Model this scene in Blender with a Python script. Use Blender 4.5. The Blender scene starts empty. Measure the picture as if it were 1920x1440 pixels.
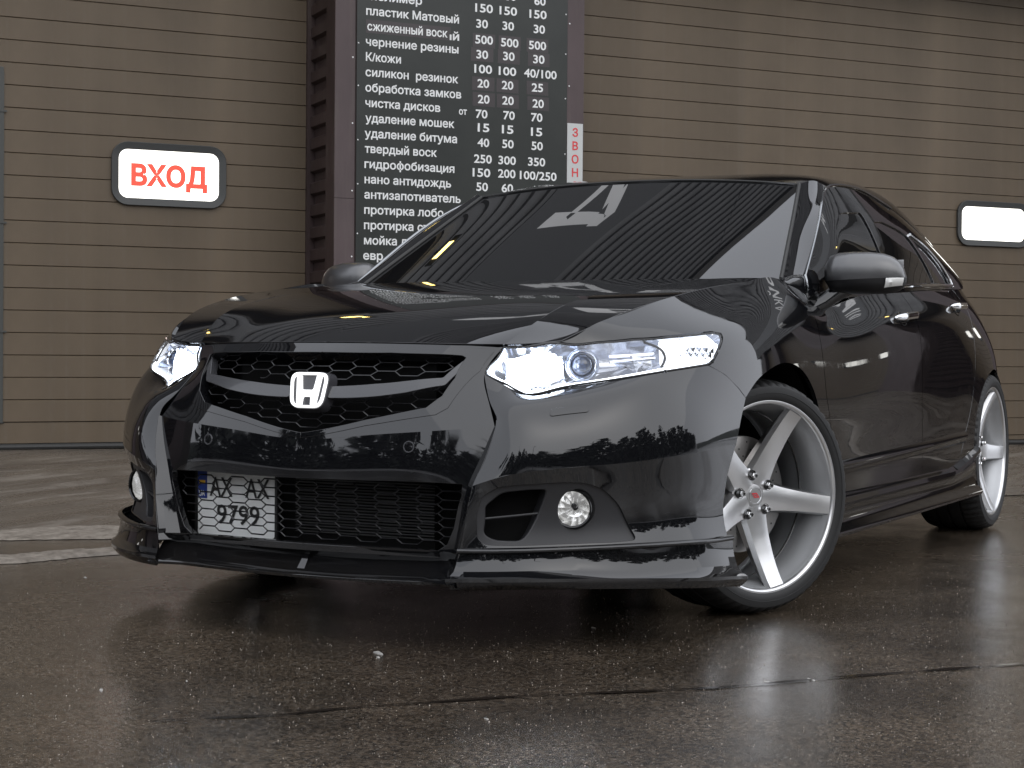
import bpy, bmesh, math, random
import numpy as np
from mathutils import Matrix, Vector, geometry

# ================================================================ camera, sky, sun, exposure
scene = bpy.context.scene
COL = scene.collection
PI = math.pi
def camera_basis(yaw, pitch, roll):
    f = np.array([math.cos(pitch)*math.cos(yaw), math.cos(pitch)*math.sin(yaw), math.sin(pitch)])
    r = np.cross(f, [0, 0, 1]); r /= np.linalg.norm(r); u = np.cross(r, f)
    c, s = math.cos(roll), math.sin(roll)
    return c*r+s*u, -s*r+c*u, f
cam_data = bpy.data.cameras.new('camera'); cam = bpy.data.objects.new('camera', cam_data); COL.objects.link(cam)
_r, _u, _f = camera_basis(3.62754401, -.01788107, .00809369)
cam.matrix_world = Matrix(((_r[0], _u[0], -_f[0], 4.524849), (_r[1], _u[1], -_f[1], 2.454449), (_r[2], _u[2], -_f[2], .718141), (0, 0, 0, 1)))
cam_data.sensor_width = 36; cam_data.lens = 3194.363/1920*36
cam_data.clip_start = .05; cam_data.clip_end = 900
scene.camera = cam

world = bpy.data.worlds.new('World'); scene.world = world; world.use_nodes = True
wn = world.node_tree; wn.nodes.clear()
SUN_EL, SUN_AZ = math.radians(38), math.radians(62)     # azimuth measured from +x towards +y (the open side behind the camera)
sky = wn.nodes.new('ShaderNodeTexSky'); sky.sky_type = 'NISHITA'; sky.sun_disc = False
sky.sun_elevation = SUN_EL; sky.sun_rotation = math.radians(90)-SUN_AZ
sky.altitude = 200; sky.air_density = 1.6; sky.dust_density = 5.0; sky.ozone_density = 1.0
hsv = wn.nodes.new('ShaderNodeHueSaturation'); hsv.inputs['Saturation'].default_value = .22
mixc = wn.nodes.new('ShaderNodeMix'); mixc.data_type = 'RGBA'; mixc.inputs[0].default_value = .85
mixc.inputs[7].default_value = (10.8, 11.2, 12.2, 1)       # even cloud cover
bg = wn.nodes.new('ShaderNodeBackground'); bg.inputs[1].default_value = .145
wo = wn.nodes.new('ShaderNodeOutputWorld')
wn.links.new(sky.outputs[0], hsv.inputs['Color']); wn.links.new(hsv.outputs[0], mixc.inputs[6])
wn.links.new(mixc.outputs[2], bg.inputs[0]); wn.links.new(bg.outputs[0], wo.inputs[0])

sun_d = bpy.data.lights.new('sun', 'SUN'); sun_d.energy = .8; sun_d.angle = math.radians(115); sun_d.color = (1, .96, .9)
sun = bpy.data.objects.new('sun', sun_d); COL.objects.link(sun)
sun.rotation_euler = Vector((math.cos(SUN_AZ)*math.cos(SUN_EL), math.sin(SUN_AZ)*math.cos(SUN_EL), math.sin(SUN_EL))).to_track_quat('Z', 'Y').to_euler()

scene.view_settings.view_transform = 'Standard'; scene.view_settings.look = 'None'
scene.view_settings.exposure = 0.05; scene.view_settings.gamma = 1; scene.view_settings.use_curve_mapping = False
scene.render.engine = 'CYCLES'
scene.cycles.max_bounces = 8; scene.cycles.glossy_bounces = 5; scene.cycles.transparent_max_bounces = 10
scene.cycles.sample_clamp_indirect = 4.0
random.seed(7)

# ================================================================ object helpers
def props(o, label=None, cat=None, group=None, kind=None):
    for k, v in (('label', label), ('category', cat), ('group', group), ('kind', kind)):
        if v: o[k] = v
    return o
def empty(name, M=None, label=None, cat=None, group=None, parent=None):
    o = bpy.data.objects.new(name, None); COL.objects.link(o); o.empty_display_size = .1
    if M is not None: o.matrix_world = M
    if parent: o.parent = parent
    return props(o, label, cat, group)
class Acc:
    """collects geometry, then becomes ONE mesh object"""
    def __init__(s): s.v = []; s.f = []; s.n = []; s.custom = False
    def add(s, v, f, n=None):
        b = len(s.v); s.v += [tuple(map(float, q)) for q in v]; s.f += [tuple(i+b for i in q) for q in f]
        s.n += [tuple(map(float, q)) for q in n] if n is not None else [(0, 0, 0)]*len(v)
        if n is not None: s.custom = True
        return s
    def box(s, x0, x1, y0, y1, z0, z1):
        v = [(x, y, z) for z in (z0, z1) for y in (y0, y1) for x in (x0, x1)]
        return s.add(v, [(0, 2, 3, 1), (4, 5, 7, 6), (0, 1, 5, 4), (2, 6, 7, 3), (0, 4, 6, 2), (1, 3, 7, 5)])
    def grid(s, G, closed_u=False, closed_v=False):
        G = [list(r) for r in G]; nu, nv = len(G), len(G[0]); v = [p for r in G for p in r]; f = []
        for i in range(nu if closed_u else nu-1):
            for j in range(nv if closed_v else nv-1):
                a, b = i, (i+1) % nu; c, d = j, (j+1) % nv
                f.append((a*nv+c, b*nv+c, b*nv+d, a*nv+d))
        return s.add(v, f)
    def lathe(s, prof, n=64, M=None, caps=False):
        """profile of (radius, axial y) turned about the local Y axis"""
        G = [[(r*math.cos(2*PI*k/n), y, r*math.sin(2*PI*k/n)) for r, y in prof] for k in range(n)]
        if M is not None: G = [[tuple(M @ Vector(q)) for q in row] for row in G]
        s.grid(G, closed_u=True)
        return s
    def tube(s, pts, r, n=8, closed=False, flat=1.0):
        pts = [Vector(q) for q in pts]; m = len(pts); G = []
        for i, q in enumerate(pts):
            if closed: t = pts[(i+1) % m]-pts[i-1]
            else: t = pts[min(i+1, m-1)]-pts[max(i-1, 0)]
            t.normalize(); a = t.cross(Vector((0, 0, 1)))
            if a.length < .05: a = t.cross(Vector((0, 1, 0)))
            a.normalize(); b = a.cross(t)
            G.append([tuple(q+a*(r*math.cos(2*PI*k/n))*flat+b*(r*math.sin(2*PI*k/n))) for k in range(n)])
        s.grid(G, closed_u=closed, closed_v=True)
        if not closed:
            b0 = len(s.v)-m*n; s.f += [tuple(b0+k for k in range(n))[::-1], tuple(b0+(m-1)*n+k for k in range(n))]
        return s
    def xf(s, M, start=0):
        for i in range(start, len(s.v)): s.v[i] = tuple(M @ Vector(s.v[i]))
        return s
    def build(s, name, mat, parent=None, smooth=35, fix=True, bevel=0, **kw):
        me = bpy.data.meshes.new(name); me.from_pydata(s.v, [], s.f)
        if not s.custom and fix:
            bm = bmesh.new(); bm.from_mesh(me); bmesh.ops.remove_doubles(bm, verts=bm.verts, dist=1e-5)
            bmesh.ops.recalc_face_normals(bm, faces=bm.faces); bm.to_mesh(me); bm.free()
        me.materials.append(mat) if mat else None
        if smooth:
            me.polygons.foreach_set('use_smooth', [True]*len(me.polygons))
            if s.custom: me.normals_split_custom_set_from_vertices([Vector(q) for q in s.n])
            else: me.set_sharp_from_angle(angle=math.radians(smooth))
        me.update()
        o = bpy.data.objects.new(name, me); COL.objects.link(o)
        if parent: o.parent = parent
        if bevel:
            md = o.modifiers.new('bevel', 'BEVEL'); md.width = bevel; md.segments = 2; md.limit_method = 'ANGLE'; md.angle_limit = math.radians(40); md.harden_normals = False
        return props(o, **kw)
def rounded(x0, x1, z0, z1, r, n=6):
    out = []
    for cx, cz, a0 in ((x1-r, z1-r, 0), (x0+r, z1-r, 90), (x0+r, z0+r, 180), (x1-r, z0+r, 270)):
        for k in range(n+1):
            a = math.radians(a0+90*k/n); out.append((cx+r*math.cos(a), cz+r*math.sin(a)))
    return out
def slab(poly, y0, y1):
    """prism of a convex/simple polygon in xz between y0 (front) and y1"""
    a = Acc(); n = len(poly)
    v = [(x, y0, z) for x, z in poly]+[(x, y1, z) for x, z in poly]
    tri = geometry.tessellate_polygon([[Vector((x, z, 0)) for x, z in poly]])
    f = [tuple(t) for t in tri]+[tuple(i+n for i in t)[::-1] for t in tri]+[(i, (i+1) % n, (i+1) % n+n, i+n) for i in range(n)]
    return a.add(v, f)
def ring(outer, inner, y0, y1, yi=None):
    """frame between two loops with equal point counts, front y0, back y1"""
    yi = y0 if yi is None else yi
    G = [[(o[0], y1, o[1]), (o[0], y0, o[1]), (i[0], yi, i[1]), (i[0], y1, i[1])] for o, i in zip(outer, inner)]
    return Acc().grid(G, closed_u=True, closed_v=True)
_txt = {}
def _even_odd(pt, loops):
    x, y = pt[:, 0], pt[:, 1]; r = np.zeros(len(pt), bool)
    for L in loops:
        A, B = L, np.roll(L, -1, 0)
        for (x0, y0), (x1, y1) in zip(A, B):
            if y0 == y1: continue
            c = ((y0 > y) != (y1 > y)); r ^= c & (x < (x1-x0)*(y-y0)/(y1-y0)+x0)
    return r
def text_mesh(body, height, bold=0.0, width=None, align='LEFT', extrude=.0006, spacing=1.0):
    """flat lettering as mesh in local xz, baseline at z=0, cap height = height, optional total width"""
    cu = bpy.data.curves.new('lettering', 'FONT'); cu.body = body; cu.size = 1.0; cu.fill_mode = 'NONE'
    cu.space_character = spacing; cu.resolution_u = 3
    ob = bpy.data.objects.new('lettering', cu); COL.objects.link(ob)
    dg = bpy.context.evaluated_depsgraph_get(); me = bpy.data.meshes.new_from_object(ob.evaluated_get(dg))
    bpy.data.objects.remove(ob); bpy.data.curves.remove(cu)
    co = np.empty(len(me.vertices)*3); me.vertices.foreach_get('co', co); co = co.reshape(-1, 3)[:, :2]
    nb = {}
    for e in me.edges: a, b = e.vertices; nb.setdefault(a, []).append(b); nb.setdefault(b, []).append(a)
    seen = set(); loops = []
    for v0 in nb:
        if v0 in seen: continue
        L = [v0]; seen.add(v0); cur = v0
        while True:
            nx = [q for q in nb[cur] if q not in seen]
            if not nx: break
            cur = nx[0]; L.append(cur); seen.add(cur)
        if len(L) > 2: loops.append(co[L])
    bpy.data.meshes.remove(me); raw = loops
    # embolden: push every loop away from the ink
    if bold:
        out = []
        for L in raw:
            T = np.roll(L, -1, 0)-np.roll(L, 1, 0); N = np.stack([T[:, 1], -T[:, 0]], 1); N /= np.linalg.norm(N, axis=1)[:, None]+1e-9
            k = len(L)//2; m = (L+np.roll(L, -1, 0))/2; e = np.roll(L, -1, 0)-L; ne = np.stack([e[:, 1], -e[:, 0]], 1); ne /= np.linalg.norm(ne, axis=1)[:, None]+1e-9
            ins = _even_odd(m+ne*.004, raw).mean() > .5
            n0 = np.roll(ne, 1, 0); bis = n0+ne; bis /= np.linalg.norm(bis, axis=1)[:, None]+1e-9; dt = np.clip((bis*ne).sum(1), .5, 1)
            out.append(L+bis*(bold/dt)[:, None]*(-1 if ins else 1))
        loops = out
    src = loops+raw if bold else loops
    V = np.vstack(src); E = []; b0 = 0
    for L in src:
        n = len(L); E += [(b0+i, b0+(i+1) % n) for i in range(n)]; b0 += n
    r = geometry.delaunay_2d_cdt([Vector(q) for q in V.tolist()], E, [], 0, 1e-7)
    P = np.array([tuple(q) for q in r[0]]); F = np.array([f for f in r[2] if len(f) == 3]); C = P[F].mean(1); F = F[_even_odd(C, raw) | _even_odd(C, loops)]
    k = height/.727; x0 = V[:, 0].min(); w = (V[:, 0].max()-x0)*k; sx = k*(width/w if width else 1); W = (V[:, 0].max()-x0)*sx
    sh = {'LEFT': 0, 'CENTER': -W/2, 'RIGHT': -W}[align]
    pts = [((x-x0)*sx+sh, -extrude, y*k) for x, y in P]
    me = bpy.data.meshes.new('lettering'); me.from_pydata(pts, [], F.tolist()); me.update()
    return me
def lettering(body, height, mat, M, parent, name='lettering', **kw):
    me = text_mesh(body, height, **kw); me.name = name; me.materials.clear(); me.materials.append(mat)
    o = bpy.data.objects.new(name, me); COL.objects.link(o); o.parent = parent; o.matrix_local = M
    return o

# ================================================================ materials
def mat(name, base=(.5, .5, .5), rough=.5, metal=0.0, spec=.5, coat=0.0, emit=None, es=0.0, ior=1.5, trans=0.0):
    m = bpy.data.materials.new(name); m.use_nodes = True; b = m.node_tree.nodes['Principled BSDF']
    b.inputs['Base Color'].default_value = (*base, 1); b.inputs['Roughness'].default_value = rough
    b.inputs['Metallic'].default_value = metal; b.inputs['IOR'].default_value = ior
    b.inputs['Specular IOR Level'].default_value = spec; b.inputs['Coat Weight'].default_value = coat
    b.inputs['Coat Roughness'].default_value = .02; b.inputs['Transmission Weight'].default_value = trans
    if emit: b.inputs['Emission Color'].default_value = (*emit, 1); b.inputs['Emission Strength'].default_value = es
    return m
class NT:
    def __init__(s, m): s.t = m.node_tree; s.b = s.t.nodes['Principled BSDF']; s.tc = s.t.nodes.new('ShaderNodeTexCoord')
    def node(s, typ, **kw):
        n = s.t.nodes.new(typ)
        for k, v in kw.items():
            if k.startswith('i_'): n.inputs[k[2:].replace('_', ' ')].default_value = v
            else: setattr(n, k, v)
        return n
    def link(s, a, b): s.t.links.new(a, b)
    def noise(s, scale, detail=4, rough=.55, vec=None, stretch=None, obj=True, dist=0):
        n = s.node('ShaderNodeTexNoise', i_Scale=scale, i_Detail=detail, i_Roughness=rough, i_Distortion=dist)
        src = s.tc.outputs['Object' if obj else 'Generated']
        if vec: src = vec
        if stretch:
            mp = s.node('ShaderNodeMapping'); mp.inputs['Scale'].default_value = stretch; s.link(src, mp.inputs[0]); src = mp.outputs[0]
        s.link(src, n.inputs['Vector']); return n.outputs['Fac']
    def ramp(s, fac, stops, interp='LINEAR'):
        r = s.node('ShaderNodeValToRGB'); r.color_ramp.interpolation = interp; e = r.color_ramp.elements
        while len(e) < len(stops): e.new(.5)
        for k, (p_, c) in enumerate(stops): e[k].position = p_; e[k].color = (*c, 1) if isinstance(c, tuple) else (c, c, c, 1)
        s.link(fac, r.inputs[0]); return r.outputs[0]
    def mix(s, fac, a, b, mode='MIX'):
        n = s.node('ShaderNodeMix', data_type='RGBA', blend_type=mode)
        for sock, v in ((0, fac), (6, a), (7, b)):
            if hasattr(v, 'is_linked'): s.link(v, n.inputs[sock])
            else: n.inputs[sock].default_value = v if sock == 0 else (*v, 1)
        return n.outputs[2]
    def math(s, op, a, b=0.0):
        n = s.node('ShaderNodeMath', operation=op)
        for k, v in ((0, a), (1, b)):
            if hasattr(v, 'is_linked'): s.link(v, n.inputs[k])
            else: n.inputs[k].default_value = v
        return n.outputs[0]
    def bump(s, h, strength=.3, dist=.002, prev=None):
        n = s.node('ShaderNodeBump', i_Strength=strength, i_Distance=dist); s.link(h, n.inputs['Height'])
        if prev: s.link(prev, n.inputs['Normal'])
        s.link(n.outputs[0], s.b.inputs['Normal']); return n.outputs[0]
# ---------------------------------------------------------------- car surfaces
# car frame: x forward (0 = front axle), y to the car's left, z up, metres
def _ncs(U):
    """cardinal matrix of the natural cubic spline: second derivatives = M @ values"""
    n=len(U);A=np.eye(n);B=np.zeros((n,n));h=np.diff(U)
    for i in range(1,n-1):
        A[i,i-1]=h[i-1];A[i,i]=2*(h[i-1]+h[i]);A[i,i+1]=h[i]
        B[i,i-1]=6/h[i-1];B[i,i]=-6/h[i-1]-6/h[i];B[i,i+1]=6/h[i]
    return np.linalg.solve(A,B)
def _basis(U,M,t):
    """rows of weights for value and first derivative at parameters t"""
    n=len(U);t=np.asarray(t,float);i=np.clip(np.searchsorted(U,t,side='right')-1,0,n-2)
    h=U[i+1]-U[i];tc=np.clip(t,U[0],U[-1]);a=(U[i+1]-tc)/h;b=(tc-U[i])/h
    W=np.zeros((len(t),n));D=np.zeros((len(t),n));k=np.arange(len(t))
    W[k,i]+=a;W[k,i+1]+=b;D[k,i]-=1/h;D[k,i+1]+=1/h
    W+=((a**3-a)*h*h/6)[:,None]*M[i]+((b**3-b)*h*h/6)[:,None]*M[i+1]
    D+=(-(3*a*a-1)*h/6)[:,None]*M[i]+((3*b*b-1)*h/6)[:,None]*M[i+1]
    W+=(t-tc)[:,None]*D
    return W,D
class Surf:
    def __init__(s,pts,flip=False):
        s.P=np.array(pts,float)              # [station][row][3]
        d=np.linalg.norm(np.diff(s.P,axis=0),axis=2).mean(1);s.U=np.concatenate([[0],np.cumsum(np.maximum(d,.01))])
        d=np.linalg.norm(np.diff(s.P,axis=1),axis=2).mean(0);s.V=np.concatenate([[0],np.cumsum(np.maximum(d,.01))])
        s.MU=_ncs(s.U);s.MV=_ncs(s.V);s.flip=flip
    def ev(s,uv,nrm=True):
        uv=np.atleast_2d(uv);Wu,Du=_basis(s.U,s.MU,uv[:,0]);Wv,Dv=_basis(s.V,s.MV,uv[:,1])
        A=np.einsum('ki,ijc->kjc',Wu,s.P);X=np.einsum('kj,kjc->kc',Wv,A)
        if not nrm:return X
        xv=np.einsum('kj,kjc->kc',Dv,A);xu=np.einsum('kj,kjc->kc',Wv,np.einsum('ki,ijc->kjc',Du,s.P))
        N=np.cross(xu,xv);N/=np.maximum(np.linalg.norm(N,axis=1),1e-9)[:,None]
        return X,(-N if s.flip else N),xu,xv
    def inv(s,Q):
        """nearest (u,v) for 3-D points"""
        gu=np.linspace(s.U[0],s.U[-1],60);gv=np.linspace(s.V[0],s.V[-1],30)
        G=np.array([(a,b) for a in gu for b in gv]);X=s.ev(G,False);Q=np.atleast_2d(Q)
        uv=np.array([G[np.argmin(((X-q)**2).sum(1))] for q in Q])
        for _ in range(12):
            X,_n,xu,xv=s.ev(uv);r=Q-X
            a=(xu*xu).sum(1)+1e-9;b=(xu*xv).sum(1);c=(xv*xv).sum(1)+1e-9;e=(xu*r).sum(1);f=(xv*r).sum(1);det=a*c-b*b+1e-9
            uv=uv+np.stack([(c*e-b*f)/det,(a*f-b*e)/det],1)
            uv[:,0]=np.clip(uv[:,0],s.U[0]-.03,s.U[-1]+.03);uv[:,1]=np.clip(uv[:,1],s.V[0]-.03,s.V[-1]+.03)
        return uv

# front face between the two vertical creases (left half, upper and lower part)
SA_UP=Surf([
 [(.885,-.20,.741),(.948,-.20,.66),(.982,-.20,.575),(.995,-.20,.516)],
 [(.893,0,.742),(.962,0,.66),(.997,0,.56),(1.008,0,.500)],
 [(.885,.20,.741),(.948,.20,.66),(.982,.20,.575),(.995,.20,.516)],
 [(.850,.37,.738),(.905,.365,.675),(.944,.375,.60),(.963,.395,.532)],
 [(.811,.466,.735),(.862,.443,.669),(.900,.475,.603),(.927,.507,.543)]])
SA_LOW=Surf([
 [(.995,-.20,.516),(1.002,-.20,.46),(1.004,-.20,.405),(.996,-.19,.31),(.985,-.18,.222)],
 [(1.008,0,.500),(1.014,0,.45),(1.016,0,.405),(1.008,0,.31),(.995,0,.222)],
 [(.995,.20,.516),(1.002,.20,.46),(1.004,.20,.405),(.996,.19,.31),(.985,.18,.222)],
 [(.963,.395,.532),(.975,.385,.46),(.981,.37,.40),(.976,.355,.31),(.968,.34,.222)],
 [(.927,.507,.543),(.946,.482,.47),(.962,.452,.392),(.962,.432,.31),(.960,.412,.222)]])
# slanted strip beside it
SB=Surf([
 [(.927,.507,.543),(.946,.482,.47),(.962,.452,.392),(.962,.432,.31),(.960,.412,.222)],
 [(.931,.513,.545),(.960,.500,.47),(.984,.478,.392),(.998,.466,.31),(1.006,.450,.222)]])
# corner of the bumper, above and below its horizontal crease; row 0 = lower edge of the headlight
_wing=[ # (c0, c1, c2 | c3, c4)
 [(.862,.443,.669),(.905,.483,.600),(.931,.513,.545),(.984,.480,.402),(.998,.466,.31),(1.006,.450,.240)],
 [(.850,.545,.620),(.902,.558,.590),(.940,.571,.515),(.950,.575,.432),(.918,.566,.300),(.952,.545,.240)],
 [(.792,.607,.630),(.842,.624,.600),(.884,.643,.525),(.895,.648,.443),(.862,.632,.300),(.884,.626,.243)],
 [(.712,.712,.652),(.756,.724,.618),(.790,.742,.540),(.800,.748,.453),(.768,.730,.300),(.786,.735,.246)],
 [(.632,.795,.670),(.667,.805,.630),(.697,.819,.548),(.706,.824,.463),(.680,.804,.300),(.692,.815,.247)],
 [(.520,.850,.684),(.545,.860,.630),(.568,.876,.552),(.575,.882,.475),(.556,.866,.300),(.566,.882,.247)],
 [(.400,.880,.694),(.415,.888,.632),(.427,.898,.558),(.430,.903,.485),(.424,.892,.300),(.428,.906,.247)],
 [(.200,.903,.700),(.208,.908,.625),(.210,.913,.560),(.210,.917,.490),(.210,.915,.360),(.210,.925,.247)]]
SC_UP=Surf([w[:4] for w in _wing])
SC_LOW=Surf([w[3:] for w in _wing])
# headlight lens, fender, doors, quarter panel: row 0 = bonnet seam / belt line
SD=Surf([
 [(.811,.466,.735),(.838,.455,.702),(.862,.443,.669),(.931,.513,.545),(.990,.480,.402),(1.000,.466,.31),(1.006,.450,.240)],
 [(.796,.530,.739),(.826,.540,.680),(.850,.545,.620),(.925,.565,.500),(.950,.575,.432),(.955,.565,.335),(.975,.540,.240)],
 [(.760,.605,.750),(.779,.604,.690),(.792,.607,.630),(.872,.635,.505),(.895,.648,.443),(.900,.640,.340),(.915,.628,.243)],
 [(.690,.650,.789),(.690,.686,.744),(.712,.712,.652),(.780,.735,.520),(.800,.748,.453),(.800,.745,.345),(.812,.742,.246)],
 [(.590,.682,.820),(.605,.752,.760),(.632,.795,.670),(.690,.813,.530),(.706,.824,.463),(.705,.822,.350),(.712,.826,.247)],
 [(.470,.715,.852),(.492,.812,.776),(.520,.850,.684),(.564,.868,.540),(.575,.882,.475),(.572,.880,.355),(.580,.895,.247)],
 [(.320,.742,.881),(.360,.848,.792),(.400,.880,.694),(.425,.895,.550),(.430,.903,.485),(.428,.905,.360),(.430,.918,.247)],
 [(.140,.762,.907),(.170,.868,.812),(.200,.903,.700),(.210,.913,.560),(.210,.915,.485),(.210,.917,.360),(.210,.922,.247)],
 [(-.05,.782,.929),(-.03,.870,.840),(-.02,.909,.712),(-.02,.916,.560),(-.02,.915,.480),(-.02,.915,.360),(-.02,.915,.247)],
 [(-.30,.797,.944),(-.29,.866,.856),(-.28,.905,.730),(-.28,.914,.565),(-.28,.910,.475),(-.28,.908,.360),(-.28,.905,.247)],
 [(-.50,.818,.880),(-.51,.873,.823),(-.52,.904,.730),(-.54,.914,.572),(-.54,.909,.475),(-.54,.907,.360),(-.54,.904,.247)],
 [(-.95,.824,.910),(-.95,.880,.845),(-.95,.910,.740),(-.95,.916,.585),(-.95,.910,.475),(-.95,.909,.360),(-.95,.905,.247)],
 [(-1.45,.825,.945),(-1.45,.885,.865),(-1.45,.913,.755),(-1.45,.917,.600),(-1.45,.912,.490),(-1.45,.911,.370),(-1.45,.905,.247)],
 [(-2.00,.817,.975),(-2.00,.886,.890),(-2.00,.914,.775),(-2.00,.917,.620),(-2.00,.913,.505),(-2.00,.911,.380),(-2.00,.905,.247)],
 [(-2.45,.788,.995),(-2.45,.868,.905),(-2.45,.910,.780),(-2.45,.920,.630),(-2.45,.918,.510),(-2.45,.915,.380),(-2.45,.905,.247)],
 [(-2.80,.745,1.012),(-2.80,.812,.915),(-2.80,.876,.785),(-2.80,.906,.630),(-2.80,.917,.510),(-2.80,.912,.380),(-2.80,.900,.247)],
 [(-3.15,.640,1.022),(-3.15,.710,.925),(-3.15,.780,.790),(-3.15,.825,.635),(-3.15,.835,.510),(-3.15,.83,.380),(-3.15,.815,.247)],
 [(-3.45,.570,1.020),(-3.47,.630,.930),(-3.50,.690,.795),(-3.52,.735,.640),(-3.52,.745,.510),(-3.50,.74,.380),(-3.48,.73,.247)],
 [(-3.62,.52,1.015),(-3.66,.55,.93),(-3.70,.60,.80),(-3.74,.63,.64),(-3.76,.64,.51),(-3.74,.635,.38),(-3.70,.62,.247)],
 [(-3.66,.0,1.02),(-3.70,.0,.935),(-3.76,.0,.80),(-3.80,.0,.64),(-3.82,.0,.51),(-3.80,.0,.38),(-3.76,.0,.247)]])
# greenhouse side: row 0 belt, last row = roof gutter; foremost = foot of the A pillar
_belt=[(-.50,.812,.870),(-.66,.820,.885),(-.85,.822,.905),(-1.05,.823,.920),(-1.30,.824,.936),(-1.645,.825,.957),(-1.92,.820,.972),(-2.26,.805,.989),(-2.54,.785,1.000),(-2.85,.750,1.012),(-3.10,.705,1.025)]
_drip=[(-.50,.808,.962),(-.69,.775,1.083),(-.85,.741,1.180),(-1.05,.694,1.275),(-1.30,.665,1.317),(-1.645,.647,1.328),(-1.92,.642,1.310),(-2.26,.652,1.262),(-2.54,.667,1.195),(-2.85,.685,1.11),(-3.10,.680,1.05)]
def _side(b,d):
    b=np.array(b);d=np.array(d);k=.020*min(1,(d[2]-b[2])/.3)
    return [tuple(b*(1-t)+d*t+np.array([0,.9,.4])*k*4*t*(1-t)) for t in (0,1/3,2/3,1)]
SG=Surf([_side(b,d) for b,d in zip(_belt,_drip)])
# A pillar: glass edge, crest, gutter
SP=Surf([
 [(-.445,.752,.950),(-.472,.790,.966),(-.50,.808,.962)],
 [(-.640,.706,1.066),(-.660,.746,1.076),(-.690,.775,1.083)],
 [(-.770,.676,1.142),(-.795,.715,1.158),(-.850,.741,1.180)],
 [(-.890,.647,1.212),(-.92,.686,1.230),(-.975,.712,1.245)],
 [(-1.03,.612,1.297),(-1.06,.652,1.312),(-1.10,.684,1.292)]])
def _halfx(rows):   # add the mirrored neighbour so that the centre line is smooth
    return [[(r[0],-r[1],r[2]) for r in rows[1]]]+rows
_wc=[(-.270,.950),(-.505,1.075),(-.745,1.201),(-.990,1.327)]      # centre line, cowl to header
_we=[(-.445,.752,.950),(-.640,.706,1.066),(-.835,.660,1.181),(-1.030,.612,1.297)]
def _bow(u): return [tuple((c[0]+(e[0]-c[0])*u**2.2,e[1]*u,c[1]+(e[2]-c[1])*u**2.2)) for c,e in zip(_wc,_we)]
_ws=[_bow(u) for u in (0,.3,.55,.78,1)]
SW=Surf(_halfx(_ws))
_rf=[
 [_ws[0][-1],(-1.30,0,1.374),(-1.60,0,1.396),(-1.90,0,1.410),(-2.30,0,1.398),(-2.75,0,1.335)],
 [_ws[1][-1],(-1.30,.25,1.371),(-1.60,.26,1.392),(-1.90,.26,1.406),(-2.30,.26,1.394),(-2.75,.27,1.328)],
 [_ws[3][-1],(-1.30,.46,1.365),(-1.60,.46,1.381),(-1.90,.46,1.393),(-2.30,.47,1.374),(-2.75,.50,1.295)],
 [(-1.030,.612,1.297),(-1.30,.585,1.347),(-1.60,.575,1.364),(-1.90,.575,1.371),(-2.30,.585,1.338),(-2.75,.61,1.225)],
 [(-1.10,.684,1.290),(-1.30,.665,1.318),(-1.645,.647,1.328),(-1.92,.642,1.310),(-2.28,.654,1.260),(-2.70,.678,1.140)]]
SR=Surf(_halfx(_rf))
_hood=[ # front edge to cowl, centre to crease
 [(.893,0,.745),(.760,0,.800),(.560,0,.854),(.25,0,.900),(-.25,0,.948)],
 [(.884,.22,.744),(.752,.22,.799),(.556,.22,.854),(.25,.22,.900),(-.26,.22,.949)],
 [(.848,.38,.742),(.730,.39,.796),(.550,.40,.853),(.25,.41,.899),(-.275,.43,.949)],
 [(.806,.471,.742),(.697,.507,.803),(.545,.522,.852),(.25,.545,.896),(-.29,.58,.948)]]
SH=Surf(_halfx(_hood))
SHO=Surf([_hood[-1],
 [(.788,.540,.745),(.655,.592,.808),(.490,.625,.855),(.22,.660,.898),(-.31,.69,.950)],
 [(.761,.604,.752),(.615,.675,.813),(.450,.721,.856),(.20,.756,.899),(-.33,.797,.947)]])
# ================================================================ the car-wash building: wall frame (s along the wall, off towards the yard)
PHI = -3.788866125066118
WN = np.array([-.60301361, -.7977309, 0.]); WE = np.array([-.7977309, .60301361, 0.]); WO = WN*6.160642201654008
def WM(s, off=0.0, z=0.0):
    q = WO+WE*s-WN*off
    return Matrix.Translation((q[0], q[1], z)) @ Matrix.Rotation(PHI, 4, 'Z')
def near(s, z):      # the same sight line, moved from the door plane to the front of the pillar (53 cm nearer)
    return -2.1295+(s+2.1295)*.9511, .718+(z-.718)*.9511

def door_material(name, c, seed):
    m = mat(name, c, .52, spec=.35); t = NT(m)
    a = t.noise(1.6, 5, .6, stretch=(1, 1, .5)); b = t.noise(9, 5, .7, stretch=(1.2, 1, .12)); g = t.noise(420, 2, .5)
    d = tuple(x*.80 for x in c); l = tuple(x*1.17 for x in c)
    col = t.mix(t.ramp(a, [(.35, 0), (.68, 1)]), d, l)
    col = t.mix(t.ramp(b, [(.52, 0), (.80, .35)]), col, (.15, .135, .116))
    dust = t.noise(38, 6, .75); col = t.mix(t.ramp(dust, [(.69, 0), (.76, .45)]), col, (.20, .18, .155))
    t.link(col, t.b.inputs['Base Color']); t.link(t.ramp(b, [(.3, .42), (.7, .62)]), t.b.inputs['Roughness'])
    t.bump(g, .25, .0006)
    return m
M_DOOR = door_material('door_brown', (.112, .085, .057), 1)
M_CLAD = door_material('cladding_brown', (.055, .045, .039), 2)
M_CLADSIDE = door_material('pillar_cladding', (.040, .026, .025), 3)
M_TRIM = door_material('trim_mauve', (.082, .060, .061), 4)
M_RUBBER = mat('rubber_black', (.022, .022, .021), .6)
M_FRAME = mat('window_frame', (.042, .044, .043), .5)
M_ALU = mat('wicket_aluminium', (.050, .052, .048), .5)
M_LIT = mat('lit_pane', (.9, .9, .85), .3, emit=(1, .97, .90), es=1.9)
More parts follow.
